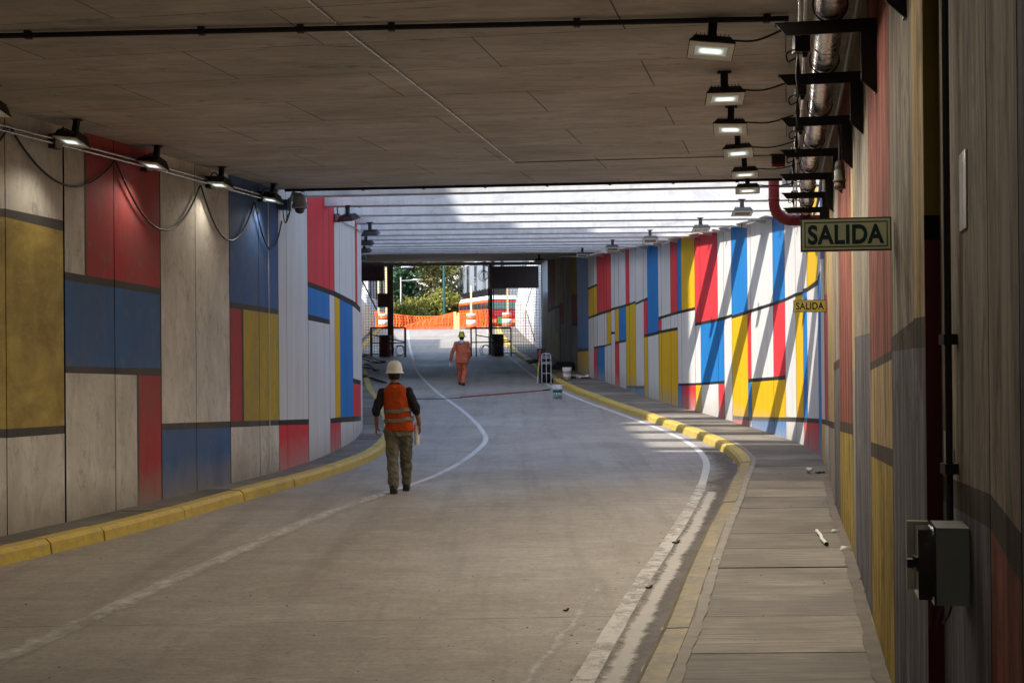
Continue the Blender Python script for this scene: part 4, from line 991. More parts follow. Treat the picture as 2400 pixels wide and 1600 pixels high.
def hand(m, w, d, side, s=1., curl=.6):            # w wrist, d pointing direction, palm facing the thigh
    w = Vector(w); d = Vector(d).normalized(); f = Vector((0, 1, 0)); f = (f-d*f.dot(d)).normalized(); inn = Vector((-side, 0, 0)); inn = (inn-d*inn.dot(d)).normalized()
    m.hexa([w+f*.028*s+inn*.013, w-f*.028*s+inn*.013, w-f*.028*s-inn*.013, w+f*.028*s-inn*.013], [w+d*.095*s+f*.043*s+inn*.012, w+d*.095*s-f*.043*s+inn*.012, w+d*.095*s-f*.043*s-inn*.014, w+d*.095*s+f*.043*s-inn*.014])
    for i, (o, L) in enumerate(((.034, .072), (.012, .080), (-.011, .074), (-.033, .058))):
        a = w+d*.092*s+f*o*s; q = a+(d*.8+inn*curl*.7).normalized()*L*.5*s; r = q+(d*.25+inn*curl*1.4).normalized()*L*.55*s
        limb(m, (a, .0100*s), (q, .0092*s), (r, .0078*s))
    a = w+d*.028*s+f*.026*s+inn*.006; q = a+(d*.6+f*.6+inn*.4).normalized()*.045*s; r = q+(d*.85+f*.1+inn*.45).normalized()*.034*s
    limb(m, (a, .0125*s), (q, .0108*s), (r, .0085*s))
def head(m, c, s=1.):
    c = Vector(c)
    m.lathe([(.0001,-.115),(.035,-.112),(.055,-.09),(.068,-.05),(.076,.0),(.078,.04),(.070,.08),(.045,.108),(.0001,.117)], c, 20, .98*s, 1.22*s)
    for k in (-1, 1): m.ball(c+Vector((k*.078, -.008, -.01)), .026, 10, 8, (.45, .8, 1.25))
    m.hexa([c+Vector((-.014, .085, -.03)), c+Vector((.014, .085, -.03)), c+Vector((.006, .085, .02)), c+Vector((-.006, .085, .02))], [c+Vector((-.011, .118, -.03)), c+Vector((.011, .118, -.03)), c+Vector((.004, .098, .02)), c+Vector((-.004, .098, .02))])
    m.ball(c+Vector((0, .083, -.062)), .02, 10, 8, (1.3, .6, .5)); m.ball(c+Vector((0, .08, -.095)), .026, 10, 8)
def face(root, c):
    c = Vector(c); m = MB()
    for k in (-1, 1): m.ball(c+Vector((k*.032, .085, .004)), .011, 10, 8)
    m.build('eyes', simple('eye', (.05,.04,.035), .2), root, True)
def V(*a): return Vector(a)

# --- worker in the vest, walking away
def worker_vest():
    g = V(-1.60, 19.72, 0.); root = thing('person', g, 'person in white hard hat and orange vest walking away holding rolled papers', 'person')
    Hc = V(-.035, .02, 1.652)
    LS, LE, LWr = V(-.20, -.005, 1.395), V(-.288, -.035, 1.155), V(-.292, .035, .935)
    RS, RE, RWr = V(.158, -.005, 1.40), V(.262, -.045, 1.165), V(.305, .05, .945)
    LH, RH = V(-.075, .02, .90), V(.095, .02, .90)
    LKn, RKn, LA, RA = V(-.075, .045, .49), V(.105, .17, .50), V(-.055, -.045, .10), V(.09, .37, .115)
    def body(m):
        head(m, Hc); limb(m, (Hc+V(0, -.02, -.09), .055), (V(-.03, -.01, 1.50), .062))
        stack(m, [(.01,.0,.86,.14,.09),(.0,.0,1.0,.13,.09),(-.01,0,1.2,.14,.095),(-.02,0,1.38,.15,.095),(-.025,0,1.46,.11,.07)])
        limb(m, (LS, .045), (LE, .038), (LWr, .027)); limb(m, (RS, .045), (RE, .038), (RWr, .027))
        limb(m, (LH, .075), (LKn, .055), (LA, .04)); limb(m, (RH, .075), (RKn, .055), (RA, .04))
        hand(m, LWr, (-.04, .12, -1), -1); hand(m, RWr, (.1, .2, -1), 1)
    fused(body, .0065, 'body', SKIN, root, 4); face(root, Hc)
    def shirt(m):
        stack(m, [(.02,.0,.84,.175,.115),(.015,0,.95,.168,.11),(0,0,1.1,.165,.11),(-.015,0,1.3,.178,.115),(-.02,0,1.43,.175,.1),(-.025,0,1.50,.10,.07),(-.03,-.005,1.535,.068,.062)])
        for a, b, c in ((LS, LE, LWr), (RS, RE, RWr)):
            e = b.lerp(c, .16); limb(m, (a, .07), (a.lerp(b, .35), .069), (a.lerp(b, .7), .064), (b, .065), (e, .058))
    fused(shirt, .009, 'shirt', cloth('shirt_charcoal', (.025,.025,.027), .4), root, 4, .012)
    def vest(m):
        stack(m, [(.035,.0,.865,.208,.142),(.03,0,.93,.200,.138),(.015,0,1.05,.190,.134),(0,0,1.18,.185,.132),(-.015,0,1.33,.180,.132),(-.02,0,1.42,.172,.122),(-.022,0,1.475,.135,.10),(-.025,-.005,1.515,.085,.078)])
    ve = fused(vest, .009, 'vest', cloth('vest_orange', (.50,.072,.012), .3, .8), root, 5, .007)
    for z0, z1, dz in ((.995, 1.045, .035), (1.125, 1.172, .03)):      # reflective bands, dipping to the left
        m = MB(); n = 40; vs = []
        def rad(z, t):
            f = (z-.865)/.6; a = .222-.026*min(1, f*1.9); b = .153-.01*min(1, f*1.5); cx = .035-.05*f
            return V(cx+a*math.copysign(abs(math.cos(t))**.85, math.cos(t)), b*math.copysign(abs(math.sin(t))**.85, math.sin(t)), 0)
        for i in range(n):
            t = 2*math.pi*i/n; o = dz*.5*math.cos(t)
            vs += [rad(z0, t)+V(0, 0, z0+o+.008*math.sin(5*t)), rad(z1, t)+V(0, 0, z1+o+.008*math.sin(5*t+.4))]
        m.smooth = True; m.add(vs, [(2*i, 2*((i+1) % n), 2*((i+1) % n)+1, 2*i+1) for i in range(n)]); m.build('reflective_band', simple('reflective_grey', (.23,.22,.17), .4, .2, .2), ve, True)
    m = MB(); m.box(-.045, .005, -.118, -.108, 1.46, 1.50); m.build('neck_tag', simple('tag_orange', (.9,.14,.02), .6), ve, True)
    def trous(m):
        stack(m, [(.01,.01,.80,.185,.125),(.015,.005,.88,.190,.128),(.015,0,.955,.178,.12)])
        limb(m, (LH+V(-.01, 0, -.03), .108), (LKn.lerp(LH, .5), .1), (LKn, .083), (LA.lerp(LKn, .6), .084), (LA.lerp(LKn, .3), .074), (LA.lerp(LKn, .12), .078), (LA+V(0, 0, .0), .068))
        limb(m, (RH+V(.01, 0, -.03), .108), (RKn.lerp(RH, .5), .102), (RKn, .086), (RA.lerp(RKn, .6), .082), (RA.lerp(RKn, .3), .07), (RA.lerp(RKn, .12), .073), (RA+V(0, 0, .0), .063))
    fused(trous, .009, 'trousers', cloth('trousers_khaki', (.19,.18,.135), .45, 1.), root, 4, .017)
    def shoe(a, pitch):
        def f(m):
            T = Matrix.Translation(a) @ Matrix.Rotation(R(pitch), 4, 'X')
            m.hexa([T @ V(-.048,-.085,-.1), T @ V(.048,-.085,-.1), T @ V(.052,.19,-.1), T @ V(-.052,.19,-.1)], [T @ V(-.046,-.08,-.03), T @ V(.046,-.08,-.03), T @ V(.04,.17,-.055), T @ V(-.04,.17,-.055)])
            m.ball(T @ V(0, .1, -.05), .046, 12, 8, (1, 1.6, .8)); m.ball(T @ V(0, -.03, -.02), .05, 12, 8, (1, 1.1, 1.2))
        fused(f, .009, 'boot', BOOT, root, 3)
    shoe(LA, -4); shoe(RA+V(0, 0, -.01), 4)
    m = MB(); m.lathe([(.0001,.172),(.05,.166),(.088,.138),(.108,.09),(.114,.04),(.118,.012),(.135,.004),(.137,-.004),(.113,.0)][::-1], Hc+V(0, .01, .015), 32, .97, 1.12)
    for x in (-.035, 0, .035): m.tube([Hc+V(x, .01+.112*1.1*math.cos(a)*.98, .02+.166*math.sin(a)*(1-abs(x)*1.2)) for a in frange(R(25), R(155), R(10))], .008, 8)
    m.build('hard_hat', simple('helmet_cream', (.80,.78,.71), .35, var=.06), root, True)
    m = MB(); m.lathe([(.0001,.0),(.081,.01),(.083,-.03),(.078,-.065),(.06,-.085),(.0001,-.09)][::-1], Hc+V(0, -.012, .01), 20, 1, 1.18); m.build('hair', HAIR, root, True)
    # the papers he carries
    a = g+V(.262, .075, .955); b = g+V(.262, .055, .665); t = thing('paper_roll', (a+b)/2, 'white roll of papers held in the right hand of the vested worker', 'papers')
    m = MB(); vs = []; n = 56
    for i in range(n):
        th = 2*math.pi*2.4*i/n; r = .018+.024*i/n; o = V(math.cos(th)*r, math.sin(th)*r, 0); vs += [a+o+V(0, 0, .015*math.sin(th)), b+o]
    m.smooth = True; m.add(vs, [(2*i, 2*i+1, 2*i+3, 2*i+2) for i in range(n-1)]); m.build('paper', M_PAPER, t)
worker_vest()
# --- worker in orange overalls, farther up
def worker_orange():
    p = ground = V(-1.64, 46.4, zr(46.4)); root = thing('person', p, 'person in orange work suit and yellow hat walking up the ramp', 'person')
    Hc = V(.0, .01, 1.575)
    LS, LE, LWr = V(-.17, 0, 1.365), V(-.30, -.04, 1.10), V(-.365, .03, .84)
    RS, RE, RWr = V(.19, 0, 1.365), V(.235, -.02, 1.09), V(.22, .10, .86)
    LH, RH, LKn, RKn, LA, RA = V(-.09, 0, .82), V(.09, 0, .82), V(-.09, .13, .46), V(.085, .02, .46), V(-.07, .2, .12), V(.045, -.12, .10)
    def body(m):
        head(m, Hc); limb(m, (Hc+V(0, -.02, -.09), .055), (V(0, 0, 1.40), .06)); stack(m, [(0,0,.8,.14,.09),(0,0,1.1,.13,.09),(0,0,1.36,.14,.09)])
        for a, b, c in ((LS, LE, LWr), (RS, RE, RWr)): limb(m, (a, .045), (b, .038), (c, .027))
        limb(m, (LH, .075), (LKn, .055), (LA, .04)); limb(m, (RH, .075), (RKn, .055), (RA, .04)); hand(m, LWr, (-.1, .1, -1), -1); hand(m, RWr, (-.02, .2, -1), 1)
    fused(body, .008, 'body', SKIN, root, 4); face(root, Hc)
    OR = cloth('overall_orange', (.66,.17,.085), .3, .8)
    def jacket(m):
        stack(m, [(0,0,.735,.215,.15),(0,0,.85,.205,.145),(0,0,1.05,.195,.14),(.005,0,1.25,.205,.135),(.005,0,1.36,.205,.115),(.005,0,1.43,.12,.085),(0,-.01,1.46,.075,.07)])
        for a, b, c in ((LS, LE, LWr), (RS, RE, RWr)): limb(m, (a, .078), (a.lerp(b, .5), .072), (b, .064), (c, .052))
    fused(jacket, .011, 'jacket', OR, root, 4, .016)
    def trous(m):
        stack(m, [(0,0,.72,.18,.12),(0,0,.84,.18,.12)])
        limb(m, (LH+V(0, 0, -.05), .105), (LKn, .085), (LA, .07)); limb(m, (RH+V(0, 0, -.05), .105), (RKn, .09), (RA, .082))
    fused(trous, .011, 'trousers', OR, root, 4, .016)
    m = MB(); m.smooth = True; stack(m, [(.005,0,1.345,.213,.126),(.005,0,1.385,.198,.121),(.005,0,1.43,.128,.096)]); m.build('yoke', cloth('yoke_grey', (.33,.25,.20), .2), root, True)
    m = MB(); m.smooth = True; stack(m, [(0,-.055,1.36,.03,.075),(0,-.05,1.41,.075,.075),(0,-.03,1.47,.085,.075)]); m.build('hood', simple('hood_white', (.6,.62,.68), .8), root, True)
    for a, q in ((LA, 5), (RA, -15)):
        def f(m):
            T = Matrix.Translation(a) @ Matrix.Rotation(R(q), 4, 'X')
            m.hexa([T @ V(-.048,-.09,-.1), T @ V(.048,-.09,-.1), T @ V(.05,.19,-.1), T @ V(-.05,.19,-.1)], [T @ V(-.046,-.08,-.02), T @ V(.046,-.08,-.02), T @ V(.04,.17,-.05), T @ V(-.04,.17,-.05)]); m.ball(T @ V(0, -.02, -.02), .05, 12, 8)
        fused(f, .011, 'boot', BOOT, root, 3)
    m = MB(); m.lathe([(.0001,.16),(.062,.158),(.075,.14),(.092,.07),(.1,.035),(.145,-.01),(.147,-.018),(.1,.025)][::-1], Hc+V(0, 0, .02), 24, 1, 1.1); ht = m.build('hat', simple('hat_yellow', (.56,.52,.01), .6, var=.2), root, True)
    m = MB()
    for k in range(4):
        a = R(45+90*k); m.tube([Hc+V(math.cos(a)*r, math.sin(a)*r*1.1, .02+z) for r, z in ((.108, .034), (.097, .072), (.08, .142), (.06, .162))], .008, 6)
    m.build('hat_stripe', HAIR, ht, True)
    m = MB(); m.lathe([(.0001,0),(.08,.0),(.08,-.06),(.06,-.09),(.0001,-.095)][::-1], Hc+V(0, -.012, .01), 16, 1, 1.15); m.build('hair', HAIR, root, True)
    q = p+V(-.385, .06, .74); t = thing('glove', q, 'white work gloves hanging from the hand of the orange-suited worker', 'gloves')
    m = MB(); m.smooth = True
    stack(m, [(q.x+.01,q.y,q.z-.13,.012,.012),(q.x,q.y,q.z-.1,.03,.02),(q.x-.005,q.y,q.z,.025,.018),(q.x,q.y,q.z+.05,.015,.012)], 10); stack(m, [(q.x+.06,q.y+.01,q.z-.11,.012,.01),(q.x+.055,q.y+.01,q.z-.03,.02,.014),(q.x+.01,q.y+.01,q.z+.045,.012,.01)], 10)
    m.build('fabric', M_PAPER, t)
worker_orange()

# ------------------------------------------------------------------ painters' clutter by the kerb
def gnd(px, py, dz=0.):
    r = ray(px, py); lo, hi = 2., 2.
    while CZ+r.z*hi-zr(r.y*hi)-dz > 0 and hi < 120: hi += .25
    lo = hi-.25
    for _ in range(30):
        mid = (lo+hi)/2
        if CZ+r.z*mid-zr(r.y*mid)-dz > 0: lo = mid
        else: hi = mid
    return Vector((r.x*lo, r.y*lo, CZ+r.z*lo))
def bucket(p, r, h, label, band, print_):
    t = thing('paint_bucket', p, label, 'bucket', 'paint buckets')
    m = MB(); m.lathe([(r*.86, 0), (r*.88, .012), (r*.98, h*.72), (r*1.04, h*.73), (r*1.04, h*.76), (r*.99, h*.77), (r*1.05, h*.84), (r*1.0, h*.87), (r*1.06, h*.93), (r*1.07, h), (r*1.0, h), (r*.96, h*.9)], p, 28); m.build('pail', M_PAPER, t)
    m = MB(); m.m = 0; m.lathe([(r*.885, h*.05), (r*.955, h*.48)], p+Vector((0, 0, .0)), 28, 1.012, 1.012, None); m.m = 1; m.lathe([(r*.955, h*.481), (r*.975, h*.66)] if band else [(r*.955, h*.481), (r*.96, h*.5)], p, 28, 1.013, 1.013)
    m.build('printed_label', print_, t)
    m = MB(); m.tube([p+Vector((r*1.05*math.cos(a), -r*.2-r*.6*math.sin(a), h*.84-h*.22*math.sin(a))) for a in frange(0, math.pi, math.pi/12)], .005, 5); m.build('handle', M_ALU, t)
def label_mat(name, a_, b_, c_):
    n = NT(name); v = n.noise(n.pos('world', (1, 1, 1)), 14, 2); w = n.noise(n.pos('world', (1, 1, 1)), 31, 2)
    return n.fin(n.mix(n.ramp(w, .56, .58), n.mix(n.ramp(v, .49, .51), a_, b_), c_), .5, 0, .4)
b1 = gnd(1329, 889.5, .15); bucket(b1, .145, .40, 'white paint bucket with yellow foot standing on the pavement', False, [label_mat('label_cream', (.7,.68,.62), (.66,.48,.2), (.2,.22,.3)), simple('band_yellow', (.6,.45,.05))])
b2 = gnd(1307, 935); bucket(b2, .135, .41, 'paint bucket with blue band and green print standing on the road', True, [label_mat('label_green', (.10,.22,.16), (.25,.38,.55), (.55,.55,.3)), simple('band_blue', (.03,.06,.2))])
# hand truck
p = gnd(1281, 899); p.y += .1
t = thing('hand_truck', p, 'white tube hand truck standing upright by the kerb', 'hand truck')
m = MB(); w = .15; hh = .98
m.tube(smooth([p+V(-w, 0, .03), p+V(-w, .02, .5), p+V(-w, .05, hh-.08), p+V(-w+.06, .055, hh), p+V(w-.06, .055, hh), p+V(w, .05, hh-.08), p+V(w, .02, .5), p+V(w, 0, .03)], 5), .014, 8)
m.tube([p+V(0, -.005, .03), p+V(0, .05, hh)], .011, 8)
for z in (.34, .66, .70, .84, .9): m.tube([p+V(-w, .02+.03*z, z), p+V(w, .02+.03*z, z)], .011, 8)
m.build('frame', simple('truck_white', (.66,.68,.7), .35, .3), t)
m = MB(); m.box(p.x-w-.03, p.x+w+.03, p.y-.2, p.y+.005, p.z+.01, p.z+.02); m.build('toe_plate', M_ALU, t)
for s in (-1, 1):
    m = MB(); m.lathe([(.03,-.02),(.085,-.022),(.09,-.012),(.09,.012),(.085,.022),(.03,.02)], (0, 0, 0), 20, M=Matrix.Translation(p+V(s*(w+.045), .12, .09)) @ Matrix.Rotation(R(90), 4, 'Y')); m.build('wheel', M_BLACK, t)
q = p+V(0, .17, 0)
t = thing('black_sack', q, 'black plastic sack leaning behind the hand truck', 'sack')
def f(m): stack(m, [(q.x,q.y+.1,q.z+.01,.13,.1),(q.x,q.y+.1,q.z+.25,.17,.14),(q.x+.02,q.y+.1,q.z+.55,.15,.13),(q.x+.01,q.y+.1,q.z+.76,.10,.08),(q.x+.12,q.y+.08,q.z+.86,.05,.05)], 14)
m = MB(); m.smooth = True; f(m); m.build('plastic', simple('sack_black', (.008,.008,.009), .3, var=.4, sc=14, bump=.8), t)
t = thing('levelling_staff', p+V(-.28, .05, 0), 'red and yellow straps round a pole leaning on the hand truck', 'pole')
a, b = p+V(-.30, -.03, .02), p+V(-.2, .05, 1.12)
for k, (f0, f1, c) in enumerate(((0, .22, (.6,.6,.5)), (.22, .62, (.5,.46,.06)), (.62, .76, (.45,.12,.05)), (.76, 1., (.6,.05,.1)))):
    m = MB(); m.tube([a.lerp(b, f0), a.lerp(b, (f0+f1)/2)+V(.012*(-1)**k, 0, 0), a.lerp(b, f1)], [.022, .03, .022], 8); m.build('pole_section', simple('staff_%d' % k, c, .5, var=.35, sc=30), t)
q = p+V(-.16, .4, 1.02); m = MB(); m.box(q.x-.12, q.x+.14, q.y, q.y+.12, q.z-.95+.0, q.z+.12); 
t = thing('dark_crate', q, 'dark upright case behind the red and yellow pole', 'case'); m.build('case_shell', simple('case_dark', (.03,.03,.035), .6, var=.4), t)
m = MB(); m.box(q.x-.125, q.x+.145, q.y-.004, q.y+.124, q.z+.1205, q.z+.14); m.build('case_lid', M_DARK, t)
q = gnd(1312, 887, .15)+V(0, .25, 0); t = thing('cardboard_box', q, 'small brown cardboard box between hand truck and white bucket', 'box')
m = MB(); m.box(q.x-.09, q.x+.09, q.y-.12, q.y+.12, q.z, q.z+.235); m.build('carton', simple('cardboard', (.22,.13,.075), .85, var=.2), t)
m = MB(); m.hexa([q+V(-.09,-.12,.2351), q+V(.09,-.12,.2351), q+V(.09,-.12,.24), q+V(-.09,-.12,.24)], [q+V(-.11,-.2,.29), q+V(.11,-.2,.29), q+V(.11,-.2,.295), q+V(-.11,-.2,.295)]); m.build('flap', _M['cardboard'], t)
q = gnd(1352, 885, .15)+V(.0, .35, 0); m = MB(); d = V(.35, .1, 0); e = V(-.1, .5, .0)
m.hexa([q-d-e+V(0,0,.06), q+d-e+V(0,0,.01), q+d+e+V(0,0,.05), q-d+e+V(0,0,.12)], [q-d-e+V(0,0,.075), q+d-e+V(0,0,.025), q+d+e+V(0,0,.065), q-d+e+V(0,0,.135)])
tag(m.build('board_sheet', simple('board_green', (.24,.25,.23), .7, var=.3)), 'grey-green flat board lying on the pavement behind the bucket', 'board')
q = gnd(1322, 868, .15)+V(0, .8, 0); m = MB(); m.smooth = True
for k in range(5):
    c = q+V(random.uniform(-.35, .35), random.uniform(-.2, .4), 0); stack(m, [(c.x,c.y,c.z,.22,.2),(c.x,c.y,c.z+.14,.26,.22),(c.x+.03,c.y,c.z+.27,.14,.13),(c.x,c.y,c.z+.31,.04,.04)], 10)
m2 = m; t = thing('sack_pile', q, 'dark heap of sacks on the pavement against the dim wall', 'sacks'); m.build('sacking', simple('sack_dark', (.03,.028,.03), .7, var=.5, sc=6, bump=.6), t)
q = gnd(1365, 886, .15); rnd = random.Random(4)
def rag(m):
    for k in range(15): m.ball(q+V(rnd.uniform(-.2, .2), rnd.uniform(-.12, .15), rnd.uniform(.01, .07)), rnd.uniform(.03, .07), 8, 6, (1.3, 1, .7))
t = thing('rag_heap', q, 'crumpled pale rags lying on the pavement by the mural foot', 'rags'); 
fused(lambda m: [m.ball((c[0], c[1], c[2]), c[3], 8, 6, (1.3, 1, .7)) for c in [(rnd.uniform(-.2, .2), rnd.uniform(-.12, .15), rnd.uniform(.01, .08), rnd.uniform(.03, .07)) for _ in range(16)]], .012, 'cloth', cloth('rag_white', (.55,.5,.48), .5, 1.), t, 1)
q = gnd(1246, 853, .15); m = MB()
for k in range(7): m.tube(smooth([q+V(-.1-.02*k, -.8+.05*k, .02+.02*k), q+V(.1, -.3, .05+.02*k), q+V(.28, .1, .06+.02*k), q+V(.5, .5, .03+.02*k)], 5), .02, 6)
t = thing('hose_bundle', q, 'grey bundle of hoses lying along the kerb below the gate', 'hoses'); m.build('hose', simple('hose_grey', (.28,.27,.26), .6), t)
a, b = gnd(1080, 932)+V(0, 0, .02), gnd(1272, 916)+V(0, 0, .02); c = gnd(1289, 914)+V(0, 0, .02)
t = thing('roller_pole', a, 'long red painter pole lying across the road', 'pole'); m = MB(); m.tube([a, b], .017, 8); m.build('shaft', simple('pole_red', (.42,.035,.03), .4), t); m = MB(); m.tube([b, c], .02, 8); m.build('grip', M_BLACK, t)
pts = [gnd(*q)+V(0, 0, .012) for q in ((968, 936), (1000, 935), (1040, 935), (1082, 932.5))]; m = MB(); m.tube(smooth(pts, 4), .011, 6); tag(m.build('road_cable', M_CABLE), 'thin dark cable on the road leading to the red pole', 'cable')
gk = 'black cables spilling past the curved wall'
for i, pl in enumerate((((848,836),(868,838),(890,848),(904,850)), ((848,839),(866,842),(880,852),(902,851.5)), ((848,842),(862,848),(876,850),(892,846)), ((847,860),(862,858),(878,867),(888,870)), ((847,864),(866,866),(884,870.5),(876,871)), ((847,884),(862,884),(868,889),(905,900)), ((847,888),(860,886),(872,888),(896,896)))):
    pts = [gnd(x, y, .1 if x < 868 else .0)+V(0, 0, .06-.012*(x > 868)) for x, y in pl]; m = MB(); m.tube(smooth(pts, 5), .028, 6)
    tag(m.build('floor_cable', M_CABLE), ('upper thick black cable spilling over the kerb by the curved wall', 'thick black cable curling below the uppermost one by the wall', 'black cable bent back toward the gate drum', 'black cable in the middle loop over the kerb', 'black cable folded back on itself over the kerb', 'lowest black cable running out behind the vested worker', 'short black cable beside the lowest one on the kerb')[i], 'cable', gk)
# litter
def bits(name, q, f, mat, label, cat):
    t = thing(name, q, label, cat); m = MB(); f(m, q); m.build('crumple', mat, t)
q = gnd(1897, 1108, .15); bits('crushed_cup', q, lambda m, q: (m.lathe([(.028,-.05),(.034,-.02),(.03,.0),(.04,.04),(.043,.05)], (0, 0, 0), 9, 1, .7, Matrix.Translation(q+V(0, 0, .035)) @ Matrix.Rotation(R(70), 4, 'X') @ Matrix.Rotation(R(30), 4, 'Z')), m.ball(q+V(-.02, 0, .05), .035, 7, 5)), simple('cup_white', (.55,.53,.52), .6, var=.3, sc=30), 'crumpled whitish cup on the pavement below the small sign', 'litter')
q = gnd(1918, 1108, .15); bits('black_scrap', q, lambda m, q: (m.ball(q+V(0, 0, .012), .03, 7, 5, (2, 1.2, .5)), m.ball(q+V(.07, .02, .012), .02, 6, 5, (2, 1, .6))), M_CABLE, 'black scrap beside the crumpled cup', 'litter')
a, b, c, d = (gnd(x, y, .15)+V(0, 0, .018) for x, y in ((1914, 1247), (1924, 1259), (1926, 1266), (1937, 1278)))
t = thing('white_tube', a, 'short bent white tube lying on the pavement', 'litter'); m = MB(); m.tube(smooth([a, b, c, d], 5), .017, 10, True); m.build('tube', M_PAPER, t); m = MB(); e = (d-c).normalized(); m.tube([d+e*.001, d+e*.02], .019, 10); m.build('tube_end', M_BLACK, t)
for (x, y), lb, s in (((1983, 1288), 'white wrapper at the wall foot past the bent tube', 1.2), ((1958, 1246), 'small white wrapper by the wall before the bent tube', .9), ((1678, 1312), 'tiny white scrap in the scuffed kerb joint', .5)):
    q = gnd(x, y, .15); bits('paper_scrap', q, lambda m, q: [m.hexa([q+V(-.05*s,-.03*s,.003), q+V(.05*s,-.02*s,.003), q+V(.04*s,.03*s,.003), q+V(-.04*s,.03*s,.003)], [q+V(-.04*s,-.02*s,.02*s), q+V(.03*s,-.02*s,.035*s), q+V(.04*s,.02*s,.02*s), q+V(-.03*s,.02*s,.03*s)])], M_PAPER, lb, 'litter')
for (x, y), lb, s in (((1582, 1273), 'black torn scrap on the pale repainted band', .8), ((1519, 1378), 'dark pebble-like lump on the dull edge line', .6), ((1325, 1431), 'dark flat scrap on the open road', .45)):
    q = gnd(x, y); bits('dark_scrap', q, lambda m, q: (m.ball(q+V(0, 0, .012*s), .028*s, 7, 5, (1.6, 1, .6)), m.hexa([q+V(.0,0,.004), q+V(.05*s,.0,.004), q+V(.05*s,.02,.004), q+V(0,.02,.004)], [q+V(.03*s,0,.02), q+V(.07*s,.01,.05*s), q+V(.07*s,.02,.05*s), q+V(.03*s,.02,.02)])), M_CABLE, lb, 'litter')
rnd = random.Random(21); m = MB()
for i in range(900):
    Y = 7+26*rnd.random()**1.6; u = rnd.random()
    x = RK(Y)-.05-.9*rnd.random()**2 if i % 3 == 0 else (RL(Y)+rnd.gauss(0, .25) if i % 3 == 1 else LK(Y)+(RK(Y)-LK(Y))*u); s = rnd.choice((.002,.003,.003,.004,.006)); z = zr(Y)
    if i % 9 == 0: x = RK(Y)+.25+rnd.random()*(RWX(Y)-RK(Y)-.35); z += .145
    a = rnd.random()*6; dx, dy = s*math.cos(a), s*math.sin(a)
    m.add([(x+dx*2,Y+dy*2,z),(x-dy,Y+dx,z),(x-dx*1.6,Y-dy*1.6,z),(x+dy,Y-dx,z),(x+s*.2,Y,z+s*1.1)], [(0,1,4),(1,2,4),(2,3,4),(3,0,4)])
tag(m.build('grit', simple('grit_dark', (.035,.03,.026), .9, var=.5)), 'dark grit and crumbs scattered over the road', 'grit', kind='stuff')
# ------------------------------------------------------------------ gate at the foot of the ramp
GY = 62.75
def G(px, py, Y=GY): return at(px, py, Y)
def gx(px, Y=GY): return at(px, 815, Y).x
def gz(px, py, Y=GY): return at(px, py, Y).z
def wires(m, x0, x1, z0, z1, st, y, r=.0065):
    n = max(1, round((x1-x0)/st)); k = max(1, round((z1-z0)/st))
    for i in range(n+1): x = x0+(x1-x0)*i/n; m.box(x-r, x+r, y-r, y+r, z0, z1)
    for i in range(k+1): z = z0+(z1-z0)*i/k; m.box(x0, x1, y-r-.001, y+r+.001, z-r, z+r)
def leaf(pxa, pxb, post, yt, yb_, sheets, label):
    x0, x1 = gx(pxa), gx(pxb); zt, zb = gz((pxa+pxb)/2, yt), zr(GY)+.04
    t = thing('gate_leaf', ((x0+x1)/2, GY, zb), label, 'gate')
    m = MB(); wires(m, x0, x1, zb+.05, zt, .118, GY); m.build('wire_mesh', M_RUST, t)
    m = MB()
    for x in (x0, x1): m.box(x-.022, x+.022, GY-.022, GY+.022, zb, zt)
    m.box(x0+.0221, x1-.0221, GY-.02, GY+.02, zt-.04, zt); m.box(x0+.0221, x1-.0221, GY-.02, GY+.02, zb, zb+.04); m.build('leaf_frame', M_RUST, t)
    a, b = gx(post[0]), gx(post[1]); m = MB(); m.box(a, b, GY-.09, GY+.05, zr(GY), zs(GY)-.02); m.box(a-.05, a-.005, GY-.02, GY+.03, zr(GY), zs(GY)-.2); m.build('post', M_RUST, t)
    for s in sheets:
        xa, xb = gx(s[0]), gx(s[2]); m = MB(); m.box(xa, xb, GY-.035, GY-.0225, gz(s[0], s[3]), gz(s[0], s[1])); m.build('sheet', simple('sheet_brown', (.115,.08,.076), .7, var=.2, sc=3), t)
    return t
leaf(845, 910, (912, 923), 604, 835, [(846,603.6,902,659), (886,687.5,911,720.5)], 'rusty mesh gate leaf with two brown sheets beside the curved wall')
leaf(1158, 1271, (1147.6,1155.2), 596, 827, [(1153,624,1263.5,676)], 'rusty mesh gate leaf with one long brown sheet near the dim wall')
m = MB(); x0, x1 = LW(GY)+.02, RW(GY)-.02; zt = zs(62.4)
m.box(x0, x1, GY-.16, GY-.1, zt-.16, zt-.02); tag(m.build('gate_lintel', M_RUST), 'brown steel bar across the top of the gate opening', 'lintel')
def trestle(pxs, y_top, y_bot, Y, label, brace):
    X = [gx(p, Y) for p in pxs]; zt = gz(pxs[0], y_top, Y); zb = zr(Y); t = thing('barrier_frame', ((X[0]+X[-1])/2, Y, zb), label, 'barrier')
    m = MB(); m.bar((X[0], Y, zt), (X[-1], Y, zt), .06); m.bar((X[0], Y, zb+.62), (X[-1], Y, zb+.62), .05); m.build('rail', M_RUST, t)
    for x in X: m = MB(); m.bar((x, Y, zb), (x, Y, zt-.03), .055); m.build('leg', M_RUST, t)
    m = MB(); m.bar((X[brace[0]], Y+.06, zt-.3), (X[brace[1]], Y+.06, zb+.66), .045); m.bar((X[0], Y+.5, zt), (X[-1], Y+.5, zt), .05)
    for x in (X[0], X[-1]): m.bar((x, Y+.03, zt-.02), (x, Y+.5, zt-.02), .045); m.bar((x, Y+.5, zb), (x, Y+.5, zt-.03), .05)
    m.build('brace', M_RUST, t)
trestle((869, 949), 768, 836, 61.6, 'brown steel barrier frame round the red drum', (0, 1))
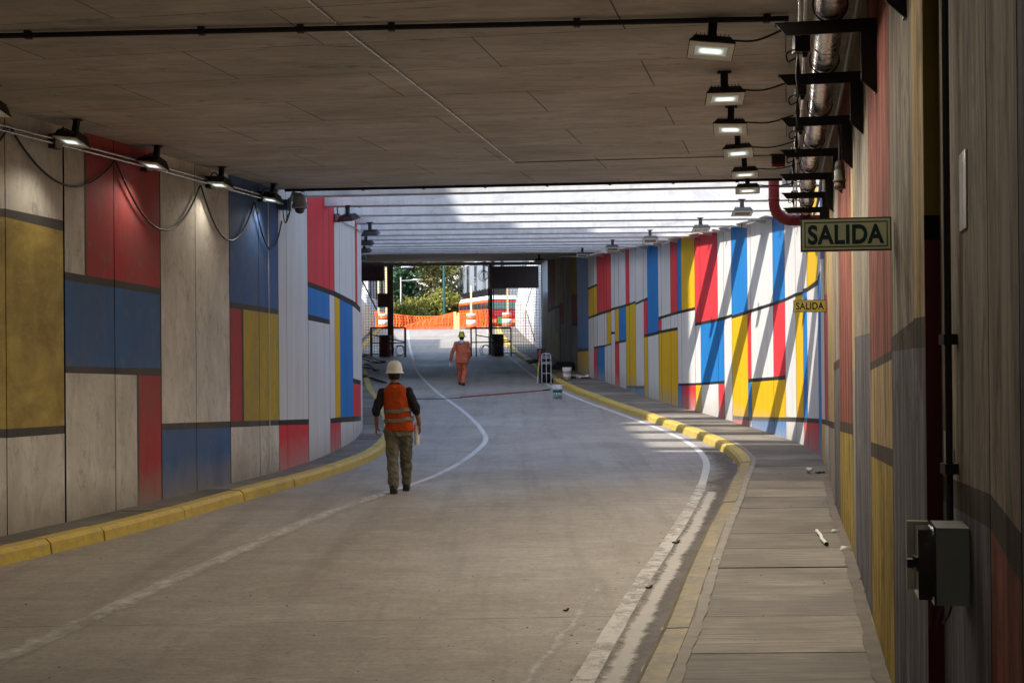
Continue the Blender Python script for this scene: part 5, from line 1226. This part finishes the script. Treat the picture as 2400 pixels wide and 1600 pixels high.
trestle((1104, 1116, 1198), 769, 836, 61.6, 'brown steel barrier frame round the grey drum', (1, 2))
def oil_drum(pa, pb, Y, mat, label):
    x = (gx(pa, Y)+gx(pb, Y))/2; r = (gx(pb, Y)-gx(pa, Y))/2; z = zr(Y); t = thing('oil_drum', (x, Y, z), label, 'oil drum', 'weighting drums at the gate posts')
    m = MB(); h = .95; m.lathe([(r*.97,0),(r,.02),(r,.3),(r*1.04,.315),(r*1.04,.335),(r,.35),(r,.6),(r*1.04,.615),(r*1.04,.635),(r,.65),(r,h-.02),(r*1.02,h),(r*.96,h),(r*.95,h-.03)], (x, Y, z), 24); m.build('drum_shell', mat, t)
    m = MB(); m.lathe([(r*.949, h-.06), (.0001, h-.055)], (x, Y, z), 24); m.build('fill', M_SLAB[0], t)
oil_drum(888.5, 917, 62.05, simple('drum_red', (.14,.04,.04), .6, var=.4), 'dark red oil drum at the gate post by the curved wall')
oil_drum(1151.5, 1181, 62.05, simple('drum_grey', (.11,.10,.098), .6, var=.4), 'dark grey oil drum at the gate post on the bus side')
def coil(px, py, rad, n, squash, label, Y=62.55):
    c = G(px, py, Y); t = thing('wire_coil', c, label, 'wire coil', 'wire coils hanging at the gate'); rnd = random.Random(int(px*7+py)); m = MB()
    pts = []
    for i in range(n*16+1):
        a = 2*math.pi*i/16; k = rad*(1+.1*math.sin(i*.37))*(.75+.25*rnd.random()*.3+.25*(i/(n*16)))
        pts.append(c+V(math.cos(a)*k+.05*math.sin(i*.13), (i/(n*16)-.5)*.35, math.sin(a)*k*squash))
    m.tube(pts, .011, 5); m.build('wire', M_RUST, t)
coil(932, 617, .24, 4, 1., 'wire coil hanging high on the left gate post')
coil(938, 822, .23, 4, 1.1, 'wire coil lying beside the dark red drum')
coil(1143, 610, .26, 5, 1., 'wire coil at the top of the bus-side gate post')
coil(1134, 646, .2, 3, 1.2, 'loose wire loops halfway up the bus-side gate post')
coil(1139, 822, .24, 4, 1.1, 'wire coil on the road beside the grey drum')
def rod(a, b, label, r=.018):
    m = MB(); m.tube([a, b], r, 6); tag(m.build('brace_rod', M_RUST), label, 'rod')
rod(G(846, 652, 63.3), G(883, 726, 63.3), 'slanting brown rod behind the mesh beside the white ramp wall', .035)
rod(G(1246, 676, 63.3), G(1232, 722, 63.3), 'upper bent rod behind the mesh against the white ramp wall')
rod(G(1232, 724, 63.3), G(1254, 799, 63.3), 'lower slanting rod behind the mesh against the white ramp wall')

# ------------------------------------------------------------------ open ramp walls and the street
def ramp_wall(fn, side, prof, label, stripe=None):
    m = MB(); ys = frange(62.5, 89.5, 1.5); pf = curve(prof)
    for a, b in zip(ys[:-1], ys[1:]):
        A = lambda y, z, o: (fn(y)+side*o, y, z)
        m.hexa([A(a,zr(a)-.1,0),A(a,zr(a)-.1,.35),A(a,pf(a),.35),A(a,pf(a),0)], [A(b,zr(b)-.1,0),A(b,zr(b)-.1,.35),A(b,pf(b),.35),A(b,pf(b),0)])
    o = m.build('ramp_wall', M_WHITE); tag(o, label, 'wall'); return o
ramp_wall(LW, -1, [(62,5.0),(75,4.7),(90,4.3)], 'low white ramp wall behind the left gate mesh')
rwall = ramp_wall(RW, 1, [(62,6.45),(75,6.2),(84,5.5),(90,4.6)], 'tall white ramp wall behind the right gate mesh')
m = MB(); y0 = hit(RW, 1231, 760, 62.6, 89); m.box(RW(y0)-.012, RW(y0)-.003, y0-.5, y0+.5, z_for(RW(y0), y0, 796), z_for(RW(y0), y0, 728)); m.build('paint_stripe', simple('stripe_amber', (.75,.42,.05), .6), rwall)
def zg(Y): return 5.3 if Y < 46 else (5.3-.05*(Y-46) if Y < 62 else max(3.2, 4.5-.047*(Y-62)))
m = MB(); ys = frange(-60, 90, 5)
for a, b in zip(ys[:-1], ys[1:]):
    m.quad((-400,a,zg(a)),(LW(a)-.3,a,zg(a)),(LW(b)-.3,b,zg(b)),(-400,b,zg(b)))
    m.quad((RWX(a)+.3,a,zg(a)),(400,a,zg(a)),(400,b,zg(b)),(RWX(b)+.3,b,zg(b)))
m.quad((-400,90,3.2),(400,90,3.2),(400,97,3.5),(-400,97,3.5)); m.quad((-400,97,3.5),(400,97,3.5),(400,220,3.5),(-400,220,3.5))
m.quad((-2500,220,3.5),(2500,220,3.5),(2500,2500,3.5),(-2500,2500,3.5)); m.quad((-2500,-400,5.3),(2500,-400,5.3),(2500,-60,5.3),(-2500,-60,5.3))
tag(m.build('ground', M_GROUND), 'grey street level around the underpass', 'ground', kind='structure')
SZ = 3.5
# houses
def glass_mat():
    n = NT('window_glass'); return n.fin((.03,.04,.05), .08, 0, .6)
M_GLASS = glass_mat()
def house(name, x0, x1, y0, y1, z0, z1, mat, label, wins, rot=0., roof=True):
    t = thing(name, ((x0+x1)/2, (y0+y1)/2, z0), label, 'building'); c = V((x0+x1)/2, (y0+y1)/2, 0)
    M_ = Matrix.Translation(c) @ Matrix.Rotation(rot, 4, 'Z') @ Matrix.Translation(-c)
    m = MB(); m.box(x0, x1, y0, y1, z0, z1, M_); m.build('wall', mat, t)
    if roof: m = MB(); m.box(x0-.25, x1+.25, y0-.25, y1+.25, z1+.001, z1+.35, M_); m.build('cornice', mat, t)
    for face, u0, z, w, h in wins:
        m = MB(); g = MB()
        if face == 'f': m.box(u0, u0+w, y0-.06, y0-.003, z, z+h, M_); g.box(u0+.1, u0+w-.1, y0-.07, y0-.0601, z+.1, z+h-.1, M_)
        if face == 'l': m.box(x0-.06, x0-.003, u0, u0+w, z, z+h, M_); g.box(x0-.07, x0-.0601, u0+.1, u0+w-.1, z+.1, z+h-.1, M_)
        if face == 'r': m.box(x1+.003, x1+.06, u0, u0+w, z, z+h, M_); g.box(x1+.0601, x1+.07, u0+.1, u0+w-.1, z+.1, z+h-.1, M_)
        f = m.build('window', simple('shutter_grey', (.10,.12,.15), .6), t); g.build('pane', M_GLASS, f)
    return t, M_
M_PL = simple('plaster_white', (.66,.66,.66), .85, var=.1, sc=1.2); M_PK = simple('plaster_pink', (.62,.50,.44), .85, var=.12, sc=1.); M_TAN = simple('plaster_tan', (.42,.37,.31), .85, var=.15, sc=.8)
# corner house with the balcony: its street face runs from (.2,118) to (-5.2,141)
fx, fy, gx_, gy_ = .9, 115., -5.2, 141.; L = math.hypot(gx_-fx, gy_-fy); ang = math.atan2(gy_-fy, gx_-fx)
t = thing('corner_house', (fx, fy, SZ), 'pale corner house with tall shutters and an iron balcony', 'building')
MH = Matrix.Translation((fx, fy, SZ)) @ Matrix.Rotation(ang, 4, 'Z')      # x along the face, -y into the house
m = MB(); m.box(0, L, -14, 0, 2.5, 16, MH); m.build('upper_wall', simple('plaster_shade_blue', (.21,.23,.26), .85, var=.1, sc=1.), t)  # facade shade is put into this dark bluish plaster colour
m = MB(); m.box(-.0, L, -14, -.02, 0, 2.499, MH); m.build('ground_floor', simple('shop_dark', (.085,.09,.10), .6), t)
m = MB(); m.box(-.1, L+.1, -.3, .35, 15.3, 15.8, MH); m.build('cornice', M_PL, t)
for u in (L-20, L-16.4, L-12.6, L-8.8, L-5.2, L-2.2):
    m = MB(); m.box(u, u+1.2, .003, .05, 2.75, 6.3, MH); f = m.build('window', simple('shutter_grey', (.10,.12,.15), .6), t)
    m = MB(); m.box(u+.15, u+1.05, .051, .06, 2.85, 6.15, MH); m.build('pane', M_GLASS, f)
    m = MB(); m.box(u-.12, u+1.32, .003, .16, 6.35, 6.55, MH); m.build('lintel', M_PL, f)
    m = MB(); m.box(u, u+1.2, .003, .05, 8.6, 11.2, MH); f = m.build('window', simple('shutter_grey', (.10,.12,.15), .6), t)
m = MB(); m.box(.5, L-.0, .001, 1.1, 2.25, 2.5, MH); m.build('balcony_slab', simple('balcony_grey', (.12,.13,.15), .7), t)
m = MB(); m.box(.5, L, 1.02, 1.06, 3.55, 3.62, MH); m.box(.5, L, 1.02, 1.06, 2.58, 2.62, MH); u = .5
while u < L:
    m.box(u, u+.025, 1.025, 1.055, 2.5, 3.55, MH); m.box(u+.12, u+.14, 1.025, 1.055, 2.62, 3.55, MH)
    if int(u/.24) % 5 == 0: m.box(u-.02, u+.07, 1.0, 1.08, 2.5, 3.7, MH)
    m.tube([MH @ V(u+.12+.1*math.cos(a), 1.04, 3.1+.22*math.sin(a)) for a in frange(0, 2*math.pi, math.pi/5)], .016, 4); u += .24
m.build('balcony_railing', M_BLACK, t)
# service block with awnings above the right ramp wall
t, M_ = house('service_block', 2.2, 9, 92, 104, 3.2, 13, M_TAN, 'tan block with dark awnings above the right ramp wall', [('l', 93.5, 7.5, 1.2, 1.8), ('f', 3, 7.5, 1.2, 1.8), ('f', 5.5, 7.5, 1.2, 1.8)])
m = MB(); m.hexa([(.9,91.4,8.4),(2.19,91.4,8.9),(2.19,97,8.9),(.9,97,8.4)], [(.9,91.4,8.5),(2.19,91.4,9.0),(2.19,97,9.0),(.9,97,8.5)]); m.build('awning', M_DARK, t)
for k, (y, z) in enumerate(((92.5, 7.6), (95, 7.3))): m = MB(); m.box(1.5, 2.19, y, y+.9, z, z+.75); m.build('air_conditioner', M_RWHITE, t)
house('ramp_side_house', 2.6, 13, 63, 91.3, 3.2, 19, simple('plaster_brown', (.25,.21,.17), .85, var=.2, sc=.8), 'brown house standing right above the tall white ramp wall', [('l', 65+4.2*i, 7.2+3.4*j, 1.4, 2.0) for i in range(6) for j in range(3)])  # made tall and dark to cut sky light over the ramp
# left side: white block with boards, pink house behind the trees
t, M_ = house('shop_block', -19, -10.9, 108, 122, SZ, 9.8, M_PL, 'white block with signboards seen through the left gate mesh', [('r', 109+2.4*i, 6+3.4*j, 1.3, 2.2) for i in range(5) for j in range(1)]+[('f', -13.6+1.3*i, 5.6+2.1*j, .9, 1.5) for i in range(2) for j in range(2)])
for (x, z, w, h, c) in ((-12.0, 9.6, .55, 1.5, (.03,.08,.3)), (-11.4, 9.5, .45, 1.6, (.6,.04,.04)), (-12.2, 6.9, .8, 1.1, (.05,.1,.28)), (-11.5, 5.2, .5, 1.0, (.5,.52,.55))):
    m = MB(); m.box(x, x+w, 107.8, 107.99, z, z+h); m.build('signboard', simple('board_%d' % int(x*10-z*100), c, .5, var=.2), t)
house('pink_house', -26, -11, 205, 215, SZ, 13.5, M_PK, 'pale pinkish house glimpsed behind the trees', [('f', -23+3*i, 5+3.5*j, 1.4, 2) for i in range(4) for j in range(2)])
house('tan_apartment', -60, -32, 170, 190, SZ, 20, M_TAN, 'tan apartment block far behind the left signboards', [('f', -58+4*i, 6+4*j, 1.6, 2) for i in range(6) for j in range(3)])
house('grey_apartment', -9, 8, 210, 225, SZ, 17, M_PL, 'grey white apartment block behind the corner house', [('f', -7+3*i, 6+4*j, 1.4, 2) for i in range(5) for j in range(3)])
# tall street houses over the left side: they cast the shade on the underpass
house('terrace_house', -26, -12.1, -30, 16.6, 5.3, 17.5, M_PL, 'four storey terrace house over the curved wall', [('r', -26+4*i, 7+3.6*j, 1.5, 2.1) for i in range(10) for j in range(3)])
house('tower_house', -26, -12.1, 17.0, 47.5, 5.3, 24.5, M_PL, 'tall white apartment tower beside the open roof', [('r', 18+4*i, 7+3.6*j, 1.5, 2.1) for i in range(7) for j in range(4)])
house('stair_house', -22, -13.0, 47.8, 67, 4.2, 13.0, M_TAN, 'lower tan house beside the ramp', [('r', 50+4*i, 6+3.2*j, 1.4, 1.9) for i in range(4) for j in range(2)])
# ------------------------------------------------------------------ street works at the top of the ramp
def net(xa, xb, ya, yb_, top, bot, label, lean, seed):
    n = int(abs(xb-xa)/.19); m = MB(); rnd = random.Random(seed)
    for i in range(n):
        f = i/n; x = xa+(xb-xa)*f; y = ya+(yb_-ya)*f; zt, zb = top(f), bot(f); w = .05+rnd.uniform(-.012, .012); k = 5
        P = []
        for j in range(k+1):
            s = j/k; z = zb+(zt-zb)*s; o = lean*math.sin(math.pi*s*.9)*.35; P.append((x+o-lean*s*.1, y+.04*math.sin(6*f*9+s*3), z))
        for a, b in zip(P[:-1], P[1:]):
            m.hexa([(a[0]-w,a[1],a[2]),(a[0]+w,a[1],a[2]),(a[0]+w,a[1]+.012,a[2]),(a[0]-w,a[1]+.012,a[2])], [(b[0]-w,b[1],b[2]),(b[0]+w,b[1],b[2]),(b[0]+w,b[1]+.012,b[2]),(b[0]-w,b[1]+.012,b[2])])
    for s in (0., .2, .4, .6, .8, 1.):
        N = 40
        for i in range(N):
            f0, f1 = i/N, (i+1)/N; q = lambda f: V(xa+(xb-xa)*f+lean*math.sin(math.pi*s*.9)*.35-lean*s*.1, ya+(yb_-ya)*f+.02, bot(f)+(top(f)-bot(f))*s); m.bar(q(f0), q(f1), .016, .05 if 0 < s < 1 else .08)
    return tag(m.build('safety_net', M_ORANGE), label, 'safety net', 'orange safety nets across the street')
def zrow(Y, px, row): return at(px, row, Y).z
net(gx(880, 94), gx(1130, 94), 94, 94.6, lambda f: zrow(94, 880, 730)-.36*math.sin(math.pi*min(1, f*1.05)), lambda f: 3.32, 'sagging orange safety net along the back of the crest', .25, 2)
net(gx(948, 91), gx(1070, 91), 90.9, 91.2, lambda f: 3.42+(zrow(91, 1064, 731)-3.42)*f**.9, lambda f: 3.22, 'orange safety net rising toward the yellow board', -.5, 3)
net(gx(1078, 91.6), gx(1150, 91.6), 91.6, 92.2, lambda f: zrow(91.6, 1080, 729)+.1*f, lambda f: 3.25, 'orange safety net in front of the red bus', .3, 5)
t = thing('yellow_board', (gx(1070, 90.7), 90.7, 3.22), 'yellow and green upright board between two orange nets', 'board')
m = MB(); m.box(gx(1064, 90.7), gx(1070, 90.7), 90.6, 90.66, 3.22, zrow(90.7, 1070, 731)); m.build('yellow_panel', simple('board_yellow', (.75,.62,.22), .6), t)
m = MB(); m.box(gx(1070.2, 90.7), gx(1073, 90.7), 90.6, 90.66, 3.22, zrow(90.7, 1070, 740)); m.build('green_panel', simple('board_greenish', (.2,.42,.22), .6), t)
m = MB(); m.box(gx(1073.2, 90.7), gx(1077, 90.7), 90.6, 90.66, 3.22, zrow(90.7, 1070, 733)); m.build('yellow_panel', _M['board_yellow'], t)
gd = 'orange and white traffic drums'
def drum(px, Y, label, posts, plabel):
    x = gx(px, Y); z = 3.2+(max(0, Y-90)*.043); t = thing('traffic_drum', (x, Y, z), label, 'traffic drum', gd)
    for a, b, mt, nm in ((0, .05, M_BLACK, 'base'), (.051, .27, M_ORANGE, 'orange_band'), (.2701, .58, M_RWHITE, 'white_band'), (.5801, .83, M_ORANGE, 'orange_band'), (.8301, .98, M_RWHITE, 'top_rim')):
        r = lambda h: .34-.05*h
        m = MB(); pr = [(r(a), a), (r(b), b)]
        if nm == 'top_rim': pr = [(r(a), a), (r(b)*1.03, b-.04), (r(b)*1.0, b), (.0001, b+.01)]
        if nm == 'base': pr = [(.0001, 0), (.4, 0), (.4, .05), (.34, .0501)]
        m.lathe(pr, (x, Y, z), 24); m.build(nm, mt, t)
    for i, (dx, h) in enumerate(posts):
        m = MB(); m.bar((x+dx, Y, z+.995), (x+dx, Y, z+.995+h), .16, .12); tag(m.build('timber_post', M_WOOD), plabel[i], 'post', 'timber posts standing on the drums')
drum(899, 92.5, 'orange and white drum behind the left gate mesh', [(-.3, 2.8), (.2, 3.0)], ['left one of the paired timber posts behind the small brown sheet', 'right one of the paired timber posts behind the small brown sheet'])
drum(1105, 90.6, 'orange and white drum standing clear before the bus', [(0., 1.75)], ['lone timber post on the drum before the bus'])
drum(1188.5, 92.5, 'orange and white drum behind the right gate mesh', [(.05, 1.6)], ['timber post on the drum behind the right gate mesh'])
# bus
t = thing('city_bus', (-1.68, 112, SZ), 'red city bus with cream roof parked behind the nets', 'bus')
MBU = Matrix.Translation((-1.68, 112, SZ)) @ Matrix.Rotation(R(16), 4, 'Z') @ Matrix.Scale(.9, 4)       # +y along the bus, x across
def bb(x0, x1, y0, y1, z0, z1, mat, nm, par=None):
    m = MB(); m.box(x0, x1, y0, y1, z0, z1, MBU); return m.build(nm, mat, par or t)
M_BRED = simple('bus_red', (.55,.03,.03), .3, var=.1); M_CREAM = simple('bus_cream', (.72,.70,.66), .4)
m = MB(); m.hexa([MBU @ V(*p) for p in ((0,0,.35),(2.5,0,.35),(2.5,0,2.6),(0,0,2.6))], [MBU @ V(*p) for p in ((0,11.5,.35),(2.5,11.5,.35),(2.5,11.5,2.6),(0,11.5,2.6))]); m.build('body', M_BRED, t)
m = MB(); m.hexa([MBU @ V(*p) for p in ((0,-.05,2.601),(2.5,-.05,2.601),(2.3,.1,2.95),(.2,.1,2.95))], [MBU @ V(*p) for p in ((0,11.5,2.601),(2.5,11.5,2.601),(2.3,11.4,2.95),(.2,11.4,2.95))]); m.build('roof', M_CREAM, t)
bb(.15, 2.35, -.06, -.051, 1.75, 2.4, simple('bus_glass', (.10,.17,.15), .15), 'windscreen'); bb(.2, 2.3, -.06, -.051, 1.1, 1.6, simple('bus_maroon', (.36,.035,.045), .4), 'grille_panel'); bb(.7, 1.7, -.06, -.003, .45, 1.05, simple('bus_green', (.03,.32,.08), .4), 'green_panel')
for x in (.15, 1.95): bb(x, x+.4, -.07, -.003, .55, .85, simple('bus_lamp', (.8,.3,.1), .3), 'headlight')
for i in range(8): bb(-.03, -.003, .5+1.35*i, 1.65+1.35*i, 1.55, 2.35, M_GLASS, 'side_window')
bb(-.02, -.003, .1, 11.4, 2.38, 2.58, M_ORANGE, 'stripe')
for y in (2.2, 8.8):
    m = MB(); m.lathe([(.0001,-.1),(.48,-.1),(.5,-.05),(.5,.12),(.0001,.12)], (0, 0, 0), 20, M=MBU @ Matrix.Translation((.05, y, .5)) @ Matrix.Rotation(R(90), 4, 'Y')); m.build('wheel', M_BLACK, t)
# lamp posts
def pole(px, Y, row_top, r, mat, label, arm=None, name='street_lamp', cat='street lamp'):
    x = gx(px, Y); zt = gz(px, row_top, Y); t = thing(name, (x, Y, SZ), label, cat)
    m = MB(); m.tube([(x, Y, SZ), (x, Y, (SZ+zt)/2), (x, Y, zt)], [r*1.25, r, r*.8], 10); m.build('post', mat, t)
    if arm:
        xe = gx(arm[0], Y); za = gz(px, arm[1], Y); m = MB(); m.tube([(x, Y, za), (x+(xe-x)*.7, Y, za+.05), (xe, Y, za+.1)], r*.5, 8); m.build('arm', mat, t)
        m = MB(); m.ball((xe-.5, Y, za+.08), .2, 12, 8, (3.2, 1, .55)); m.build('lantern', mat, t)
pole(910, 118, 622, .1, M_GALV, 'grey street lamp with long arm just beyond the left gate post', (967, 629))
pole(941, 135, 650, .1, M_GALV, 'grey street lamp with arm among the trees', (992, 658))
pole(1042, 122, 560, .11, simple('pole_green', (.02,.09,.09), .4), 'dark green pole rising in front of the trees', None, 'tall_pole', 'pole')
# trees
def leaf_mat(name, a, b, c):
    n = NT(name); o = n.n('NewGeometry'); rnd_ = n.n('ObjectInfo')
    v = n.noise(n.pos('world', (1, 1, 1)), .9, 3); w = n.n('TexWhiteNoise'); w.noise_dimensions = '3D'
    sn = n.n('VectorMath'); sn.operation = 'SNAP'; n.set(sn.inputs[0], o.outputs['Position']); sn.inputs[1].default_value = (.45, .45, .45); n.set(w.inputs['Vector'], sn.outputs[0])
    col = n.mix(n.ramp(v, .35, .65), a, b); col = n.mix(n.ramp(w.outputs['Value'], .72, .8), col, c)
    n.fin(col, .6, 0, .3); tr = n.n('BsdfTranslucent'); n.set(tr.inputs[0], col); mx = n.n('MixShader'); mx.inputs[0].default_value = .35
    n.t.links.new(n.b.outputs[0], mx.inputs[1]); n.t.links.new(tr.outputs[0], mx.inputs[2]); n.t.links.new(mx.outputs[0], n.out.inputs[0]); return n.m
LF = [leaf_mat('leaf_olive', (.12,.15,.05), (.22,.22,.08), (.30,.21,.08)), leaf_mat('leaf_dark', (.03,.085,.045), (.06,.13,.065), (.09,.16,.08)), leaf_mat('leaf_lime', (.12,.15,.03), (.27,.26,.05), (.33,.28,.06))]
BARK = simple('bark', (.07,.055,.045), .9, var=.4, sc=3)
def tree(x, Y, h, w, seed, mi, label, clumps=150, per=55, low=.25, leafs=.2):
    rnd = random.Random(seed); t = thing('street_tree', (x, Y, SZ), label, 'tree', 'street trees beyond the nets')
    m = MB(); tops = []
    m.tube([(x, Y, SZ-.1), (x+.15, Y, SZ+h*.2), (x-.1, Y+.1, SZ+h*.45), (x, Y, SZ+h*.75)], [.28, .22, .16, .05], 9)
    for i in range(9):
        a = rnd.uniform(0, 6.28); z = SZ+h*rnd.uniform(.22, .6); L = w*rnd.uniform(.3, .5)
        m.tube([(x, Y, z), (x+math.cos(a)*L*.5, Y+math.sin(a)*L*.5, z+L*.35), (x+math.cos(a)*L, Y+math.sin(a)*L, z+L*.55)], [.11, .07, .025], 6)
    m.build('trunk', BARK, t)
    m = MB(); vs = []; fs = []
    for c in range(clumps):
        while True:
            u = V(rnd.uniform(-1, 1), rnd.uniform(-1, 1), rnd.uniform(-1, 1))
            if .25 < u.length < 1: break
        s = 1+.25*math.sin(u.x*5+seed)+.2*math.cos(u.z*6+seed*2)
        cx, cy, cz = x+u.x*w/2*s, Y+u.y*w/2*s, SZ+h*(low+(1-low)/2)+u.z*h*(1-low)/2*s
        cr = rnd.uniform(.35, .95)
        for k in range(per):
            p = V(cx+rnd.gauss(0, cr*.55), cy+rnd.gauss(0, cr*.55), cz+rnd.gauss(0, cr*.4))
            a = V(rnd.uniform(-1, 1), rnd.uniform(-1, 1), rnd.uniform(-.6, .6)).normalized()*leafs*rnd.uniform(.6, 1.2); b = a.cross(V(rnd.uniform(-1, 1), rnd.uniform(-1, 1), rnd.uniform(-1, 1))).normalized()*leafs*.6
            n = len(vs); vs += [p-a, p+b, p+a, p-b]; fs.append((n, n+1, n+2, n+3))
    m.add(vs, fs); m.build('crown', LF[mi], t)
def TX(px, Y): return gx(px, Y)
tree(TX(1010, 140), 140, 13.5, 7.2, 3, 0, 'big olive tree beside the dark green pole', 105, 55, .2)
tree(TX(960, 150), 150, 14, 7.5, 5, 0, 'olive tree between the two street lamps', 76, 42, .42)
tree(TX(1058, 152), 152, 12, 5.5, 7, 0, 'olive tree brushing the corner house', 76, 42, .25)
tree(TX(928, 138), 138, 8.5, 3.4, 9, 1, 'dark green tree just right of the left gate post', 130, 60, .1)
tree(TX(900, 160), 160, 15, 6, 11, 1, 'dark tree behind the large brown gate sheet', 64, 42, .2)
tree(TX(985, 128), 128, 3.0, 5.5, 13, 2, 'low yellow-green bush tree above the nets', 120, 60, .15, .17)
tree(TX(1046, 130), 130, 3.7, 4.2, 15, 2, 'sunlit yellow-green tree at the foot of the corner house', 110, 60, .12, .17)
tree(TX(950, 126), 126, 2.3, 4, 17, 2, 'small yellow-green shrub tree behind the street lamp foot', 80, 50, .1, .16)
tree(TX(1020, 175), 175, 16, 9, 19, 0, 'tall far olive tree behind the others', 72, 42, .3, .25)
# ------------------------------------------------------------------ daylight
SUN = Vector((.817, .916, -1)).normalized()
ld = bpy.data.lights.new('sun', 'SUN'); ld.energy = 2.0; ld.angle = R(.53); ld.color = (1, .95, .88)
lo_ = bpy.data.objects.new('sun', ld); COL.objects.link(lo_); lo_.rotation_euler = SUN.to_track_quat('-Z', 'Y').to_euler()
W = bpy.data.worlds.new('World'); S.world = W; W.use_nodes = True
wt = W.node_tree; bg = wt.nodes['Background']; sk = wt.nodes.new('ShaderNodeTexSky'); sk.sky_type = 'NISHITA'; sk.sun_disc = False
sk.sun_elevation = R(39.2); sk.sun_rotation = R(221.7); sk.air_density = 1.0; sk.dust_density = 1.5
wt.links.new(sk.outputs[0], bg.inputs[0]); bg.inputs[1].default_value = .15
vs = S.view_settings; vs.view_transform = 'Standard'; vs.look = 'None'; vs.gamma = 1; vs.exposure = 1.8; vs.use_curve_mapping = False
cy = S.cycles; cy.use_denoising = True; cy.max_bounces = 10; cy.diffuse_bounces = 6; cy.transparent_max_bounces = 24; cy.sample_clamp_indirect = 6; cy.caustics_reflective = False; cy.caustics_refractive = False
